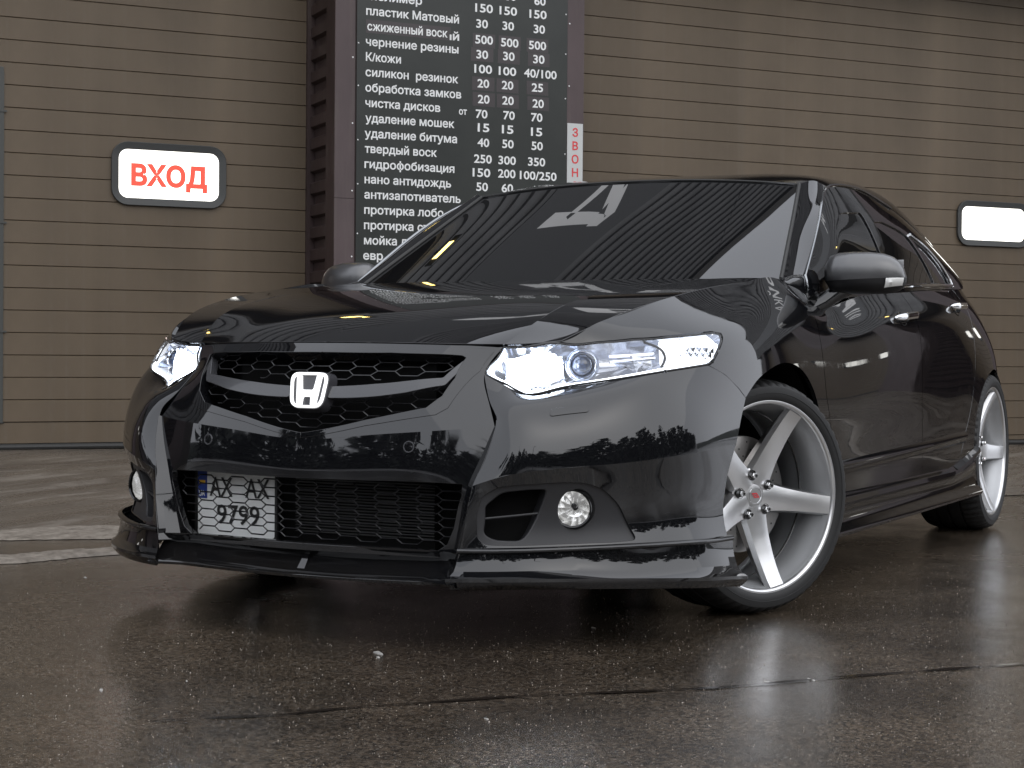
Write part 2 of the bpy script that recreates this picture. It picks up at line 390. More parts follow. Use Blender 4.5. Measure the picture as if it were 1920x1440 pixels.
M_LITR = mat('lit_red', (.8, .05, .03), .4, emit=(1.0, .085, .05), es=.86)
M_BOARD = mat('price_board', (.030, .033, .031), .30, spec=.35); _t = NT(M_BOARD)
_t.link(_t.mix(_t.ramp(_t.noise(3, 5), [(.3, 0), (.7, 1)]), (.027, .030, .028), (.036, .039, .036)), _t.b.inputs['Base Color'])
M_STICK = mat('price_sticker', (.042, .035, .036), .35)
M_PRINT = mat('print_white', (.74, .75, .74), .5)
M_SIGNW = mat('sign_white', (.50, .51, .50), .4)
M_SIGNR = mat('sign_red', (.62, .045, .05), .5)
M_LETTER = mat('fascia_letters', (.80, .80, .80), .4, emit=(1, 1, 1), es=.25)
M_SOFFIT = mat('soffit', (.05, .045, .04), .7)

PITCH = .1387
def slat_mesh(L, h=PITCH):
    prof = [(.0075, .0005), (.0, .0050), (.0, h-.0028), (.0040, h-.0005), (.03, h-.0005), (.03, .0005)]
    a = Acc(); v = [(x, y, z) for x in (0, L) for y, z in prof]; n = len(prof)
    a.add(v, [(i, (i+1) % n, (i+1) % n+n, i+n) for i in range(n)]+[tuple(range(n))[::-1], tuple(range(n, 2*n))])
    return a
def garage_door(s0, s1, groove, ztop, base, label, windows=(), word=None, wicket=None):
    root = empty('garage_door', WM(s0, 0, base), label, 'garage door', 'sectional garage doors of the car wash')
    L = s1-s0; k0 = math.ceil((base+.045-groove)/PITCH); first = None
    z = groove+k0*PITCH
    lo = Acc().box(0, L, .004, .03, .045, z-base-.002).build('bottom_rail', M_DOOR, root, smooth=0)
    Acc().tube([(0, .008, .021), (L, .008, .021)], .021, 10).build('bottom_seal', M_RUBBER, root)
    while z < ztop:
        if first is None: first = slat_mesh(L).build('slat', M_DOOR, root, smooth=0); o = first
        else:
            o = first.copy(); COL.objects.link(o); o.parent = root
        o.location = (0, random.uniform(-.0008, .0008), z-base); z += PITCH
    for (a, b, c, d, lit) in windows:
        r = .105; ou = rounded(a-s0, b-s0, c-base, d-base, r); mi = rounded(a-s0+.047, b-s0-.047, c-base+.047, d-base-.047, r-.047)
        f = ring(ou, mi, -.022, .0, -.014).build('window_frame', M_FRAME, root, smooth=50, bevel=.003)
        p_ = slab(rounded(a-s0+.040, b-s0-.040, c-base+.040, d-base-.040, r-.04), -.006, -.002).build('window_pane', M_LIT if lit else M_GLASSDARK, f, smooth=0)
        if word:
            lettering(word, .128, M_LITR, Matrix.Translation((.261-s0, -.0075, 1.772-base)), p_, bold=.046, width=.493)
    if wicket is not None:
        w = wicket-s0
        Acc().box(w-.055, w-.008, -.010, .0, .17, 2.418-base).box(w-.9, w-.008, -.010, .0, 2.418-base, 2.455-base).build('wicket_frame', M_ALU, root, smooth=0, bevel=.003)
        Acc().box(w-.008, w, .001, .012, .17, 2.455-base).build('wicket_gasket', M_RUBBER, root, smooth=0)
        for zz in (2.185, 1.50, .83):
            Acc().box(w-.03, w+.012, -.0150, -.0105, zz-base-.007, zz-base+.004).build('hinge', M_ALU, root, smooth=0)
    return root
M_GLASSDARK = mat('dark_pane', (.02, .02, .02), .05)
garage_door(-2.70, 1.45, 1.654, 3.80, .092, 'brown sectional garage door left of the price board, with the lit red lettered window',
            [(.136, .877, 1.640, 2.042, True)], 'ВХОД', -.515)
garage_door(3.10, 8.30, 3.138, 3.80, .006, 'brown sectional garage door right of the price board, behind the black car',
            [(6.852, 7.593, 1.613, 1.974, True)])
for k, (a, b) in enumerate(((-9.0, -4.7), (10.1, 14.8), (16.6, 21.3), (23.1, 27.8))):
    garage_door(a, b, 1.654, 3.80, .006 if a > 0 else .12, ['brown garage door beyond the left edge of the photo', 'second garage door right of the pillar, past the lit window',
                'third garage door along the wall to the right', 'last garage door at the far right end of the wall'][k],
                [(a+1.2, a+1.941, 1.62, 2.0, True), (a+2.9, a+3.641, 1.62, 2.0, True)])

# building shell: pillars between the doors, fascia, cladding
bld = empty('car_wash_building', WM(0, 0, 0), 'brown clad car wash building behind the car with ribbed pillars and high fascia', 'building')
def ribbed(z0, z1, pitch=.147, depth=.03):
    pts = []; z = z0
    while z < z1:
        pts += [(0, z), (0, z+pitch*.45), (depth, z+pitch*.55), (depth, z+pitch*.9)]; z += pitch
    return [(d, min(z, z1)) for d, z in pts]
def pillar(a, b, front=True):
    # side face turned to the left, ribbed sheet running into the recess
    A = Acc(); pr = ribbed(0, 3.80)
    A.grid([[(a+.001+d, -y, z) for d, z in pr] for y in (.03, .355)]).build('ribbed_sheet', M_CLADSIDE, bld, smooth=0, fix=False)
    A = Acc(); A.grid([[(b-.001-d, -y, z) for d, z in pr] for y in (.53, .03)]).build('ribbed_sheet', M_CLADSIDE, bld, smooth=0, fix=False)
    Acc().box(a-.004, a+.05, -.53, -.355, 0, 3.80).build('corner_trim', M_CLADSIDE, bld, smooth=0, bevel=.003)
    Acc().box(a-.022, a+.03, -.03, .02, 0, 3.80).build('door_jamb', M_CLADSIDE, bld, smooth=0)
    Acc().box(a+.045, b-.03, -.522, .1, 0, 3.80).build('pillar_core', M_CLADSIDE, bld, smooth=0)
PILLARS = ((1.4415, 3.212), (8.35, 9.95), (14.85, 16.45), (21.35, 22.95), (-4.55, -2.75), (27.85, 29.5), (-10.6, -9.05))
for a, b in PILLARS: pillar(a, b)
for a, b in PILLARS[1:]:
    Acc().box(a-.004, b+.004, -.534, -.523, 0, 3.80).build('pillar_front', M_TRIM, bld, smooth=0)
a, b = PILLARS[0]
Acc().box(a-.0045, 1.572, -.534, -.5235, 1.70, 3.80).build('trim_sheet', M_TRIM, bld, smooth=0, bevel=.002)
Acc().box(a-.0045, 1.572, -.534, -.5235, 0, 1.698).build('trim_sheet', M_TRIM, bld, smooth=0, bevel=.002)
Acc().box(3.088, b+.004, -.534, -.5235, 0, 3.80).build('trim_sheet', M_TRIM, bld, smooth=0, bevel=.002)
Acc().box(1.574, 3.086, -.528, -.5235, 0, 3.80).build('backing_sheet', M_CLADSIDE, bld, smooth=0)
for zz in (3.02, 2.60, 2.18, 1.75, 1.33):
    Acc().lathe([(0, -.0375), (.004, -.037), (.0055, -.034)], 10, Matrix.Translation((1.556, -.5, zz))).build('screw', M_PRINT, bld)
    Acc().lathe([(0, -.0375), (.004, -.037), (.0055, -.034)], 10, Matrix.Translation((3.104, -.5, zz-.07))).build('screw', M_PRINT, bld)
# upper facade in panels of ribbed cladding, with the lettered band
Acc().box(-14, 34, -.53, .05, 3.80, 3.85).build('soffit', M_SOFFIT, bld, smooth=0)
M_BAND = mat('fascia_band', (.028, .030, .034), .35)
Acc().box(-14, 34, -.56, -.50, 5.25, 6.95).build('fascia_band', M_BAND, bld, smooth=0)
M_UP = door_material('upper_cladding', (.135, .135, .138), 5)
pr = ribbed(3.85, 5.25, .22, .035)
for i in range(8):
    Acc().grid([[(x, -.55+d, z) for d, z in pr] for x in (-14+i*6.0, -14+i*6.0+5.99)]).build('cladding_sheet', M_UP, bld, smooth=0, fix=False)
pr = ribbed(6.95, 10.4, .22, .035)
for i in range(8):
    Acc().grid([[(x, -.55+d, z) for d, z in pr] for x in (-14+i*6.0, -14+i*6.0+5.99)]).build('cladding_sheet', M_UP, bld, smooth=0, fix=False)
Acc().box(-14.05, 34.05, -.60, .3, 10.4, 10.65).build('roof_edge', M_SOFFIT, bld, smooth=0)
Acc().box(-14, 34, .10, .25, -.1, 10.4).build('wall', M_CLAD, bld, smooth=0)
Acc().box(-14, -13.8, .25, 9, -.1, 10.4).box(33.8, 34, .25, 9, -.1, 10.4).build('side_wall', M_CLAD, bld, smooth=0)
sg = empty('fascia_sign', WM(1.6, .562, 5.62), 'large white lettered sign on the dark band above the doors, seen mirrored in the car', 'sign')
lettering('АВТОМОЙКА', .95, M_LETTER, Matrix.Translation((0, 0, 0)), sg, bold=.008, width=12.4)

M_WARM = mat('lamp_warm', (1, .8, .4), .4, emit=(1, .72, .22), es=14)
for k, s_ in enumerate((-1.3, .9, 5.0, 7.4, 12.5)):
    wl = empty('wall_lamp', WM(s_, .56, 3.98), ['warm wall lamp above the far left of the lettered door', 'warm wall lamp above the lettered door, near the pillar', 'warm wall lamp above the right door, nearer the price board', 'warm wall lamp above the lit window of the right door', 'warm wall lamp above the second door to the right'][k], 'wall lamp', 'warm lamps along the fascia')
    Acc().box(-.02, .02, -.30, 0, .02, .06).build('bracket', M_ALU, wl, smooth=0)
    Acc().box(-.16, .16, -.36, -.16, .0, .05).build('lamp_housing', M_FRAME, wl, smooth=0, bevel=.008)
    Acc().box(-.09, .09, -.32, -.20, -.012, -.001).build('lamp_tube', M_WARM, wl, smooth=0)

# ---------------------------------------------------------------- price board on the pillar
pb = empty('price_board', WM(0, .53, 0), 'dark grey price board with white rows of services and prices, on the brown pillar', 'price board')
Acc().box(1.5815, 3.0865, -.0075, -.0045, .9, 3.75).build('panel', M_BOARD, pb, smooth=0)
for zz in (3.30, 3.02, 2.72, 2.42, 2.09, 1.77, 1.45):
    for xx in (1.5925, 3.074):
        Acc().lathe([(0, -.0115), (.0035, -.011), (.005, -.0078)], 10, Matrix.Translation((xx, 0, zz+random.uniform(-.04, .04)))).build('screw', M_PRINT, pb)
def put(body, s_, z_, w=None, h=.0535, align='LEFT', bold=.020, off=-.0085, m=None, par=None):
    x, zz = near(s_, z_)
    return lettering(body, h, m or M_PRINT, Matrix.Translation((x, off, zz)), par or pb, bold=bold, width=w*.9511 if w else None, align=align)
rows = [('полимер', 1.868, 2.240), ('пластик Матовый', 1.836, 2.515), ('сжиженный воск', 1.845, 2.430), ('чернение резины', 1.835, 2.513),
        ('К/кожи', 1.836, 2.089), ('силикон  резинок', 1.834, 2.512), ('обработка замков', 1.834, 2.536), ('чистка дисков', 1.834, 2.380),
        ('удаление мошек', 1.835, 2.486), ('удаление битума', 1.831, 2.507), ('твердый воск', 1.832, 2.357), ('гидрофобизация', 1.831, 2.489),
        ('нано антидождь', 1.832, 2.465), ('антизапотиватель', 1.831, 2.538), ('протирка лобо', 1.831, 2.410), ('протирка ст', 1.830, 2.300), ('мойка д', 1.831, 2.145), ('евр', 1.826, 1.968)]
for k, (tx, a, b) in enumerate(rows):
    put(tx, a, 3.092-.1028*k, b-a)
put('ıй', 2.447, 2.872, .070); put('от', 2.520, 2.366, .060, h=.044)
def sticker(a, b, c, d):
    (x0, z0), (x1, z1) = near(a, c), near(b, d)
    Acc().box(x0, x1, -.0083, -.0076, z0, z1).build('sticker', M_STICK, pb, smooth=0)
sticker(1.836, 2.455, 2.868, 2.958)
prices = [('150', '150', '150'), ('30', '30', '30'), ('500', '500', '500'), ('30', '30', '30'), ('100', '100', '40/100'), ('20', '20', '25'), ('20', '20', '20'),
          ('70', '70', '70'), ('15', '15', '15'), ('40', '50', '50'), ('250', '300', '350'), ('150', '200', '100/250'), ('50', '60', '60')]
for k, (p1, p2, p3) in enumerate(prices):
    jj = [0, -.003, -.014, -.009, -.01, -.005, -.01, -.009, -.003, -.004, -.012, -.006, -.004][k]
    for q, cx in ((p1, 2.697), (p2, 2.893), (p3, 3.122 if len(p3) < 4 else 3.134)):
        w = {2: .089, 3: .135, 6: .256, 7: .288}[len(q)]
        dx = random.uniform(-.008, .010)
        put(q, cx-w/2+dx, 3.082-.1028*k+jj+random.uniform(-.003, .003), w, h=.056)
        if k in (2, 3, 5, 6): sticker(cx-.085+dx, cx+.085+dx, 3.082-.1028*k+jj-.022, 3.082-.1028*k+jj+.073)
put('60', 3.09, 3.174, .089, h=.056); put('60', 2.86, 3.186, .089, h=.056)
zs = empty('bell_sign', WM(3.0915, .534, 1.66), 'narrow white sign with vertical red letters at the right edge of the price board', 'sign')
Acc().box(0, .118, -.004, -.0005, 0, .620).build('panel', M_SIGNW, zs, smooth=0)
for k, ch in enumerate('ЗВОНОК'):
    lettering(ch, .056, M_SIGNR, Matrix.Translation((.060, -.0045, .532-k*.0905)), zs, bold=.022, align='CENTER')

# ================================================================ ground
def wetness(t, scale=.8):
    return t.ramp(t.noise(scale, 5, .55, stretch=(1, 1, 1)), [(.40, 0), (.62, 1)])
M_ASPH = mat('wet_asphalt', (.03, .03, .03), .3, spec=.5); t = NT(M_ASPH)
g1 = t.noise(230, 3, .7); g2 = t.noise(75, 2, .5); big = t.noise(.55, 4, .5); mid = t.noise(2.6, 5, .6)
vor = t.node('ShaderNodeTexVoronoi', i_Scale=170.0); t.link(t.tc.outputs['Object'], vor.inputs['Vector'])
vo2 = t.node('ShaderNodeTexVoronoi', i_Scale=120.0); t.link(t.tc.outputs['Object'], vo2.inputs['Vector'])
sep = t.node('ShaderNodeSeparateColor'); t.link(vor.outputs['Color'], sep.inputs[0]); sep2 = t.node('ShaderNodeSeparateColor'); t.link(vo2.outputs['Color'], sep2.inputs[0])
col = t.mix(t.ramp(g1, [(.38, 0), (.62, 1)]), (.011, .0085, .0062), (.072, .055, .038))
cell = t.node('ShaderNodeTexVoronoi', i_Scale=135.0); t.link(t.tc.outputs['Object'], cell.inputs['Vector']); sc3 = t.node('ShaderNodeSeparateColor'); t.link(cell.outputs['Color'], sc3.inputs[0])
col = t.mix(.55, col, t.mix(t.ramp(sc3.outputs[2], [(.15, 0), (.95, 1)]), (.005, .004, .003), (.145, .108, .074)))
col = t.mix(t.ramp(sep.outputs[0], [(.72, 0), (1, .8)]), col, (.15, .125, .098))
dots = t.math('MULTIPLY', t.ramp(vo2.outputs['Distance'], [(.18, 1), (.30, 0)]), t.ramp(sep2.outputs[1], [(.70, 0), (.80, 1)]))
col = t.mix(dots, col, (.23, .205, .175))
col = t.mix(t.ramp(mid, [(.32, .45), (.60, 0)]), col, (.014, .0115, .0095))
t.link(col, t.b.inputs['Base Color'])
wet = t.mix(.45, t.ramp(big, [(.38, 0), (.60, 1)]), t.ramp(mid, [(.35, 0), (.65, 1)]))
t.link(t.mix(wet, (.11, .11, .11), (.30, .30, .30)), t.b.inputs['Roughness'])
film = t.node('ShaderNodeBump', i_Strength=.30, i_Distance=.0012); t.link(g1, film.inputs['Height']); t.link(film.outputs[0], t.b.inputs['Coat Normal'])
t.link(t.ramp(wet, [(.30, 1.0), (.75, .35)]), t.b.inputs['Coat Weight']); t.link(t.ramp(wet, [(.25, .035), (.8, .14)]), t.b.inputs['Coat Roughness']); t.b.inputs['Coat IOR'].default_value = 1.42
n1 = t.bump(g1, .5, .0018); n2 = t.bump(sep.outputs[0], .35, .0012, n1); t.bump(g2, .25, .0025, n2)
gr = Acc(); xs = [-150, -60, -25, -10, -4, 0, 4, 8, 14, 30, 60, 150]
gr.grid([[(x, y, 0) for y in xs] for x in xs]).build('asphalt_yard', M_ASPH, smooth=0, kind='structure')

# concrete apron rising to the wall
M_CONC = mat('damp_concrete', (.1, .09, .08), .45, spec=.4); t = NT(M_CONC)
a1 = t.noise(1.1, 6, .6, stretch=(.5, 1.6, 1), dist=.6); a2 = t.noise(160, 3, .6); a3 = t.noise(4.0, 6, .65, stretch=(.35, 1.5, 1), dist=.8)
col = t.mix(t.ramp(a1, [(.35, 0), (.65, 1)]), (.078, .064, .051), (.130, .110, .088))
col = t.mix(t.ramp(a3, [(.55, 0), (.66, .55)]), col, (.21, .185, .155))
col = t.mix(t.ramp(a2, [(.35, .3), (.6, 0)]), col, (.05, .042, .035))
t.link(col, t.b.inputs['Base Color']); t.link(t.ramp(a3, [(.45, .26), (.65, .6)]), t.b.inputs['Roughness']); t.bump(a2, .3, .0012)
rows_ = []
for i in range(61):
    s_ = -14+i*.8; r = []
    for j in range(15):
        off = -.1+4.05*j/14+ (0 if j < 14 else .04*math.sin(s_*2.3)+.03*math.sin(s_*5.1))
        top = max(.008, .100-.0122*(s_+.2)) if s_ > -.2 else .100
        z = .004+(top-.004)*max(0, 1-max(off, 0)/3.9)
        q = WO+WE*s_-WN*off; r.append((q[0], q[1], z))
    rows_.append(r)
Acc().grid(rows_).build('concrete_apron', M_CONC, smooth=60, kind='structure')
M_CRUST = mat('dirty_ice', (.26, .23, .19), .6); t = NT(M_CRUST)
c1 = t.noise(22, 6, .7); t.link(t.mix(t.ramp(c1, [(.35, 0), (.62, 1)]), (.11, .093, .075), (.25, .22, .185)), t.b.inputs['Base Color']); t.bump(c1, .5, .004)
rng = random.Random(3)
def crust(s0, s1, o0, w, name='dirty_snow_crust', lab=None, h=.012, seed=0):
    r_ = random.Random(seed); n = int((s1-s0)/.025); ph = [r_.uniform(0, 6) for _ in range(6)]; G = []
    for i in range(n+1):
        s_ = s0+(s1-s0)*i/n; u = i/n; env = min(1, u*6, (1-u)*6)
        e0 = o0+.05*math.sin(s_*3.1+ph[0])+.03*math.sin(s_*7.7+ph[1])+r_.uniform(-.008, .008)
        ww = w*env*(.75+.25*math.sin(s_*4.3+ph[2]))+.002; row = []
        for j in range(13):
            v = j/12; off = e0+ww*v; hh = h*math.sin(PI*v)**.5*(.45+.55*r_.random())*env if 0 < j < 12 else -.004
            q = WO+WE*s_-WN*(off+r_.uniform(-.004, .004)); row.append((q[0], q[1], .006+hh))
        G.append(row)
    Acc().grid(G).build(name, M_CRUST, smooth=30, kind='stuff', label=lab, cat='ice crust')
crust(-5, .75, 3.93, .50, lab='band of dirty melting snow across the concrete left of the car', h=.010, seed=1)
crust(-5, 1.4, 4.72, .20, lab='thin ridge of dirty ice at the edge of the asphalt left of the car', h=.014, seed=2)
crust(5.5, 12, 3.95, .16, lab='thin strip of dirty ice on the ground behind the rear wheel', h=.006, seed=4)
# tar seam across the yard
M_TAR = mat('tar_seam', (.018, .014, .011), .16)
seam = [(1.96, .30), (1.874, .377), (1.782, .489), (1.664, .561), (1.388, .804), (1.202, 1.013), (1.083, 1.137), (.98, 1.221), (.843, 1.322), (.694, 1.451), (.543, 1.578), (.448, 1.661), (.2, 1.9)]
dense = []
for (x0, y0), (x1, y1) in zip(seam[:-1], seam[1:]):
    for k in range(6): dense.append((x0+(x1-x0)*k/6, y0+(y1-y0)*k/6))
G = []
for i, (x, y) in enumerate(dense):
    w = (.006+.004*math.sin(i*.9)+rng.uniform(-.002, .002))*min(1, i/8+.1, (len(dense)-i)/8+.1)
    G.append([(x-w*.66, y-w*.75, .003), (x+w*.66, y+w*.75, .003)])
Acc().grid(G).build('tar_seam', M_TAR, smooth=0, kind='structure')
# loose grit on the asphalt
M_GRIT = mat('grit', (.2, .17, .14), .35); t = NT(M_GRIT)
gv = t.node('ShaderNodeTexWhiteNoise'); gs_ = t.node('ShaderNodeVectorMath', operation='SNAP'); gs_.inputs[1].default_value = (.01, .01, 1); t.link(t.tc.outputs['Object'], gs_.inputs[0]); t.link(gs_.outputs[0], gv.inputs[0])
t.link(t.ramp(gv.outputs[0], [(0, (.05, .040, .030)), (.55, (.14, .112, .085)), (.9, (.26, .225, .185)), (1, (.42, .39, .35))]), t.b.inputs['Base Color'])
A = Acc(); rg = random.Random(77); V_, F_ = [], []
for k in range(16000):
    u = rg.random(); d_ = 1.5+4.6*u; a_ = math.radians(207.8+rg.uniform(-19, 19)); x, y = 4.525+d_*math.cos(a_), 2.454+d_*math.sin(a_)
    r_ = .0007+.0016*rg.random()**3; b_ = len(V_); c0 = rg.uniform(0, 6.28)
    V_ += [(x+r_*math.cos(c0+q), y+r_*math.sin(c0+q), -.0003) for q in (0, 2.1, 4.2)]+[(x+rg.uniform(-.3, .3)*r_, y+rg.uniform(-.3, .3)*r_, r_*rg.uniform(.5, 1.0))]
    F_ += [(b_, b_+1, b_+3), (b_+1, b_+2, b_+3), (b_+2, b_, b_+3)]
A.v, A.f, A.n = V_, F_, [(0, 0, 0)]*len(V_)
A.build('grit', M_GRIT, smooth=0, fix=False, kind='stuff', label='fine pale grit and ice grains scattered over the wet asphalt', cat='grit')
# small chips of ice lying about
M_ICE = mat('ice_chip', (.34, .33, .31), .35)
chips = [(.406, -1.239, .030, 'sliver of pale ice on the asphalt below the left end of the front lip'),
 (1.086, .284, .055, 'flat white ice chip lying in front of the shadow under the front lip'), (1.13, .31, .028, 'small ice crumb just right of the flat white chip before the front lip'),
 (1.587, .108, .020, 'tiny ice crumb on dry asphalt nearer the camera, left of centre'), (1.755, .016, .032, 'pale ice sliver on the asphalt at the lower left of the photo'),
 (1.074, 1.141, .030, 'ice chip at the near end of the tar seam, left of the bright one'), (.958, 1.209, .034, 'brightest ice chip on the tar seam below the front wheel'),
 (.885, 1.287, .036, 'long ice chip on the tar seam just right of the brightest one'), (.536, 1.577, .028, 'small ice chip at the far right end of the tar seam'),
 (.478, .564, .026, 'small ice chip in the dark shadow under the bumper corner'), (1.597, .857, .024, 'pale pebble of ice near the bottom centre of the photo'),
 (.450, -.468, .020, 'tiny ice crumb at the edge of the shadow under the bumper')]
for x, y, r_, lb in chips:
    A = Acc(); n = 9; rr = random.Random(int(x*1e4)); a0 = rr.uniform(-.3, .3)-.62
    top = []; bot = []
    for k in range(n):
        a_ = 2*PI*k/n; q = rr.uniform(.6, 1.1); lx, ly = r_*q*math.cos(a_)*.48, r_*q*math.sin(a_)*.16
        X, Y = lx*math.cos(a0+PI/2)-ly*math.sin(a0+PI/2), lx*math.sin(a0+PI/2)+ly*math.cos(a0+PI/2)
        bot.append((X, Y, -.001)); top.append((X*.7, Y*.7, r_*rr.uniform(.03, .07)))
    A.add(bot+top, [(k, (k+1) % n, (k+1) % n+n, k+n) for k in range(n)]+[tuple(range(n, 2*n))])
    o = A.build('ice_chip', M_ICE, smooth=0, label=lb, cat='ice chip', group='small chips of ice on the wet asphalt'); o.location = (x, y, .0)

# added dark backdrop behind the trees, fills gaps in their mirrored skyline
M_BACKDROP = mat('backdrop_dark', (.040, .045, .040), .95)
rh = random.Random(21); G = []
for i in range(97):
    th = math.radians(-75+2.45*i); hh = 8.0+1.8*math.sin(i*.31)+1.1*math.sin(i*.83+1)+rh.uniform(-.7, .7); hh *= min(1, .15+max(0, 82-i)/18)
    G.append([(d_*math.cos(th), d_*math.sin(th), z_) for d_, z_ in ((78, .2), (82, hh*.55), (86, hh*.85), (92, hh), (130, hh*.8))])
Acc().grid(G).build('backdrop_ridge', M_BACKDROP, kind='structure')
# ---------------------------------------------------------------- what lies behind the camera (seen mirrored in the paint)
M_SNOW = mat('snow', (.50, .50, .51), .8); t = NT(M_SNOW); b_ = t.noise(.25, 6, .6); t.link(t.mix(t.ramp(b_, [(.38, 0), (.55, 1)]), (.08, .07, .06), (.34, .34, .35)), t.b.inputs['Base Color'])
Acc().grid([[(x, y, z) for x, y, z in r] for r in [[(a_*math.cos(th), a_*math.sin(th), .01+.02*(a_-22)) for a_ in (22, 26, 35, 60, 120)] for th in [math.radians(q) for q in range(-60, 131, 10)]]]).build('snow_field', M_SNOW, kind='structure')
M_BARK = mat('bark', (.035, .028, .022), .9); M_LEAF = mat('conifer', (.050, .056, .050), .9)
A = Acc(); B = Acc(); rt = random.Random(11)
for i in range(170):
    th = math.radians(-58+186*i/170+rt.uniform(-1, 1)); d_ = rt.uniform(42, 75); x, y = d_*math.cos(th), d_*math.sin(th); h = rt.uniform(8, 14)*min(1, .3+(170-i)/30); z0 = .3
    A.tube([(x, y, z0), (x+.2, y, z0+h*.6), (x+.1, y+.2, z0+h)], .13, 5)
    for k in range(170):
        u = rt.random()**.9; w = (1-u)*h*.30+.5; a_ = rt.uniform(0, 2*PI); q = rt.random()**.5*w; cx, cy, cz = x+q*math.cos(a_), y+q*math.sin(a_), z0+h*(.02+.98*u); s_ = rt.uniform(.7, 1.7)
        B.add([(cx+rt.uniform(-s_, s_), cy+rt.uniform(-s_, s_), cz+rt.uniform(-s_, s_)*.6) for _ in range(3)], [(0, 1, 2)])
A.build('distant_tree_trunks', M_BARK, kind='stuff', fix=False, label='dark trunks of the wood beyond the snowy yard', cat='wood'); B.build('distant_tree_crowns', M_LEAF, kind='stuff', fix=False, smooth=0, label='dark crowns of the wood beyond the snowy yard', cat='wood')
for x, y in ((17, 9.5), (14, 15)):
    lp = empty('lamp_post', Matrix.Translation((x, y, 0)), {17: 'grey lamp post behind the camera, middle one', 19: 'grey lamp post behind the camera, nearest the left', 14: 'grey lamp post behind the camera, furthest right'}[x], 'lamp post', 'lamp posts in the yard')
    Acc().tube([(0, 0, 0), (0, 0, 6.5)], .06, 10).build('pole', M_ALU, lp)
    Acc().tube([(0, 0, 6.4), (-.5, -.3, 6.8), (-1.1, -.6, 6.9)], .035, 8).build('arm', M_ALU, lp)
    Acc().box(-1.5, -1.05, -.75, -.5, 6.84, 6.93).build('lamp_head', M_ALU, lp)
# ================================================================ the car
CAR = empty('car', Matrix.Identity(4), 'lowered black sedan with lit headlights and silver five-spoke wheels, parked on wet asphalt', 'car')
# paint: black gloss with clear coat
M_PAINT = mat('black_paint', (.0048, .0050, .0060), .5, spec=0.0, coat=1.0)
M_PAINT.node_tree.nodes['Principled BSDF'].inputs['Coat IOR'].default_value = 1.66
M_PAINT.node_tree.nodes['Principled BSDF'].inputs['Coat Roughness'].default_value = .012
t = NT(M_PAINT); t.link(t.ramp(t.noise(14, 6, .7), [(.40, .008), (.75, .075)]), t.b.inputs['Coat Roughness'])
_g = t.noise(3.0, 5, .6); _s = t.node('ShaderNodeSeparateXYZ'); t.link(t.tc.outputs['Object'], _s.inputs[0])
_lo = t.ramp(_s.outputs[2], [(.14, 1), (.34, 0)]); t.link(t.mix(t.math('MULTIPLY', _lo, t.ramp(_g, [(.35, 0), (.7, .8)])), (.0048, .0050, .0060), (.009, .008, .007)), t.b.inputs['Base Color'])
M_DRIP = mat('drip_trim', (.30, .31, .32), .10, metal=1)
M_GLASS = mat('tinted_glass', (.0050, .0053, .0060), .0, spec=.6, ior=1.62)
M_TRIMB = mat('gloss_black_trim', (.006, .006, .006), .08)
M_PLAST = mat('matte_plastic', (.022, .022, .024), .48)
M_PLASTG = mat('grille_plastic', (.012, .012, .013), .22)
M_GREYBAR = mat('grille_bar_satin', (.045, .046, .050), .25, coat=.5)
M_DARK = mat('underbody_black', (.004, .004, .004), .9, spec=.1)
M_CHROME = mat('chrome', (.78, .79, .80), .06, metal=1)
M_SILVER = mat('wheel_silver', (.66, .66, .66), .30, metal=1, coat=.4)
M_SILVERD = mat('wheel_barrel', (.50, .51, .52), .48, metal=.75)
M_TYRE = mat('tyre_rubber', (.016, .016, .016), .55, spec=.35)
M_DISC = mat('brake_disc', (.27, .26, .25), .35, metal=1)
M_DISCH = mat('disc_holes', (.02, .02, .02), .8)
M_RED = mat('caliper_red', (.55, .02, .02), .35)
M_LUG = mat('lug_black', (.015, .015, .015), .25, coat=.5)
M_CAP = mat('centre_cap', (.38, .38, .38), .35, metal=.6)
M_CAPR = mat('cap_logo_red', (.62, .04, .05), .4)
M_BOWL = mat('lamp_bowl_chrome', (.86, .88, .92), .10, metal=1)
M_LAMPON = mat('lamp_glow', (.9, .95, 1), .3, emit=(.80, .88, 1.0), es=9.0)
M_LAMPSOFT = mat('lamp_glow_soft', (.9, .93, 1), .3, emit=(.93, .96, 1.0), es=.95)
M_LAMPEDGE = mat('lamp_glow_edge', (.9, .93, 1), .3, emit=(.90, .95, 1.0), es=3.0)
M_PROJ = mat('projector_glass', (.035, .05, .09), .03, coat=1.0)
M_FOGR = mat('fog_reflector', (.92, .92, .92), .20, metal=.85, emit=(1, 1, .97), es=.14)  # unlit bowl: faint emission stands in for the daylight it catches
M_IND = mat('mirror_indicator', (.62, .62, .60), .2)
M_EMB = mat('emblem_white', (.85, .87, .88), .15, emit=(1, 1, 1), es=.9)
M_EMBD = mat('emblem_dark', (.05, .05, .055), .25)
M_PLW = mat('plate_white', (.74, .75, .74), .4); M_PLB = mat('plate_blue', (.01, .035, .22), .4); M_PLY = mat('plate_yellow', (.75, .42, .02), .4); M_PLK = mat('plate_black', (.01, .01, .01), .4)
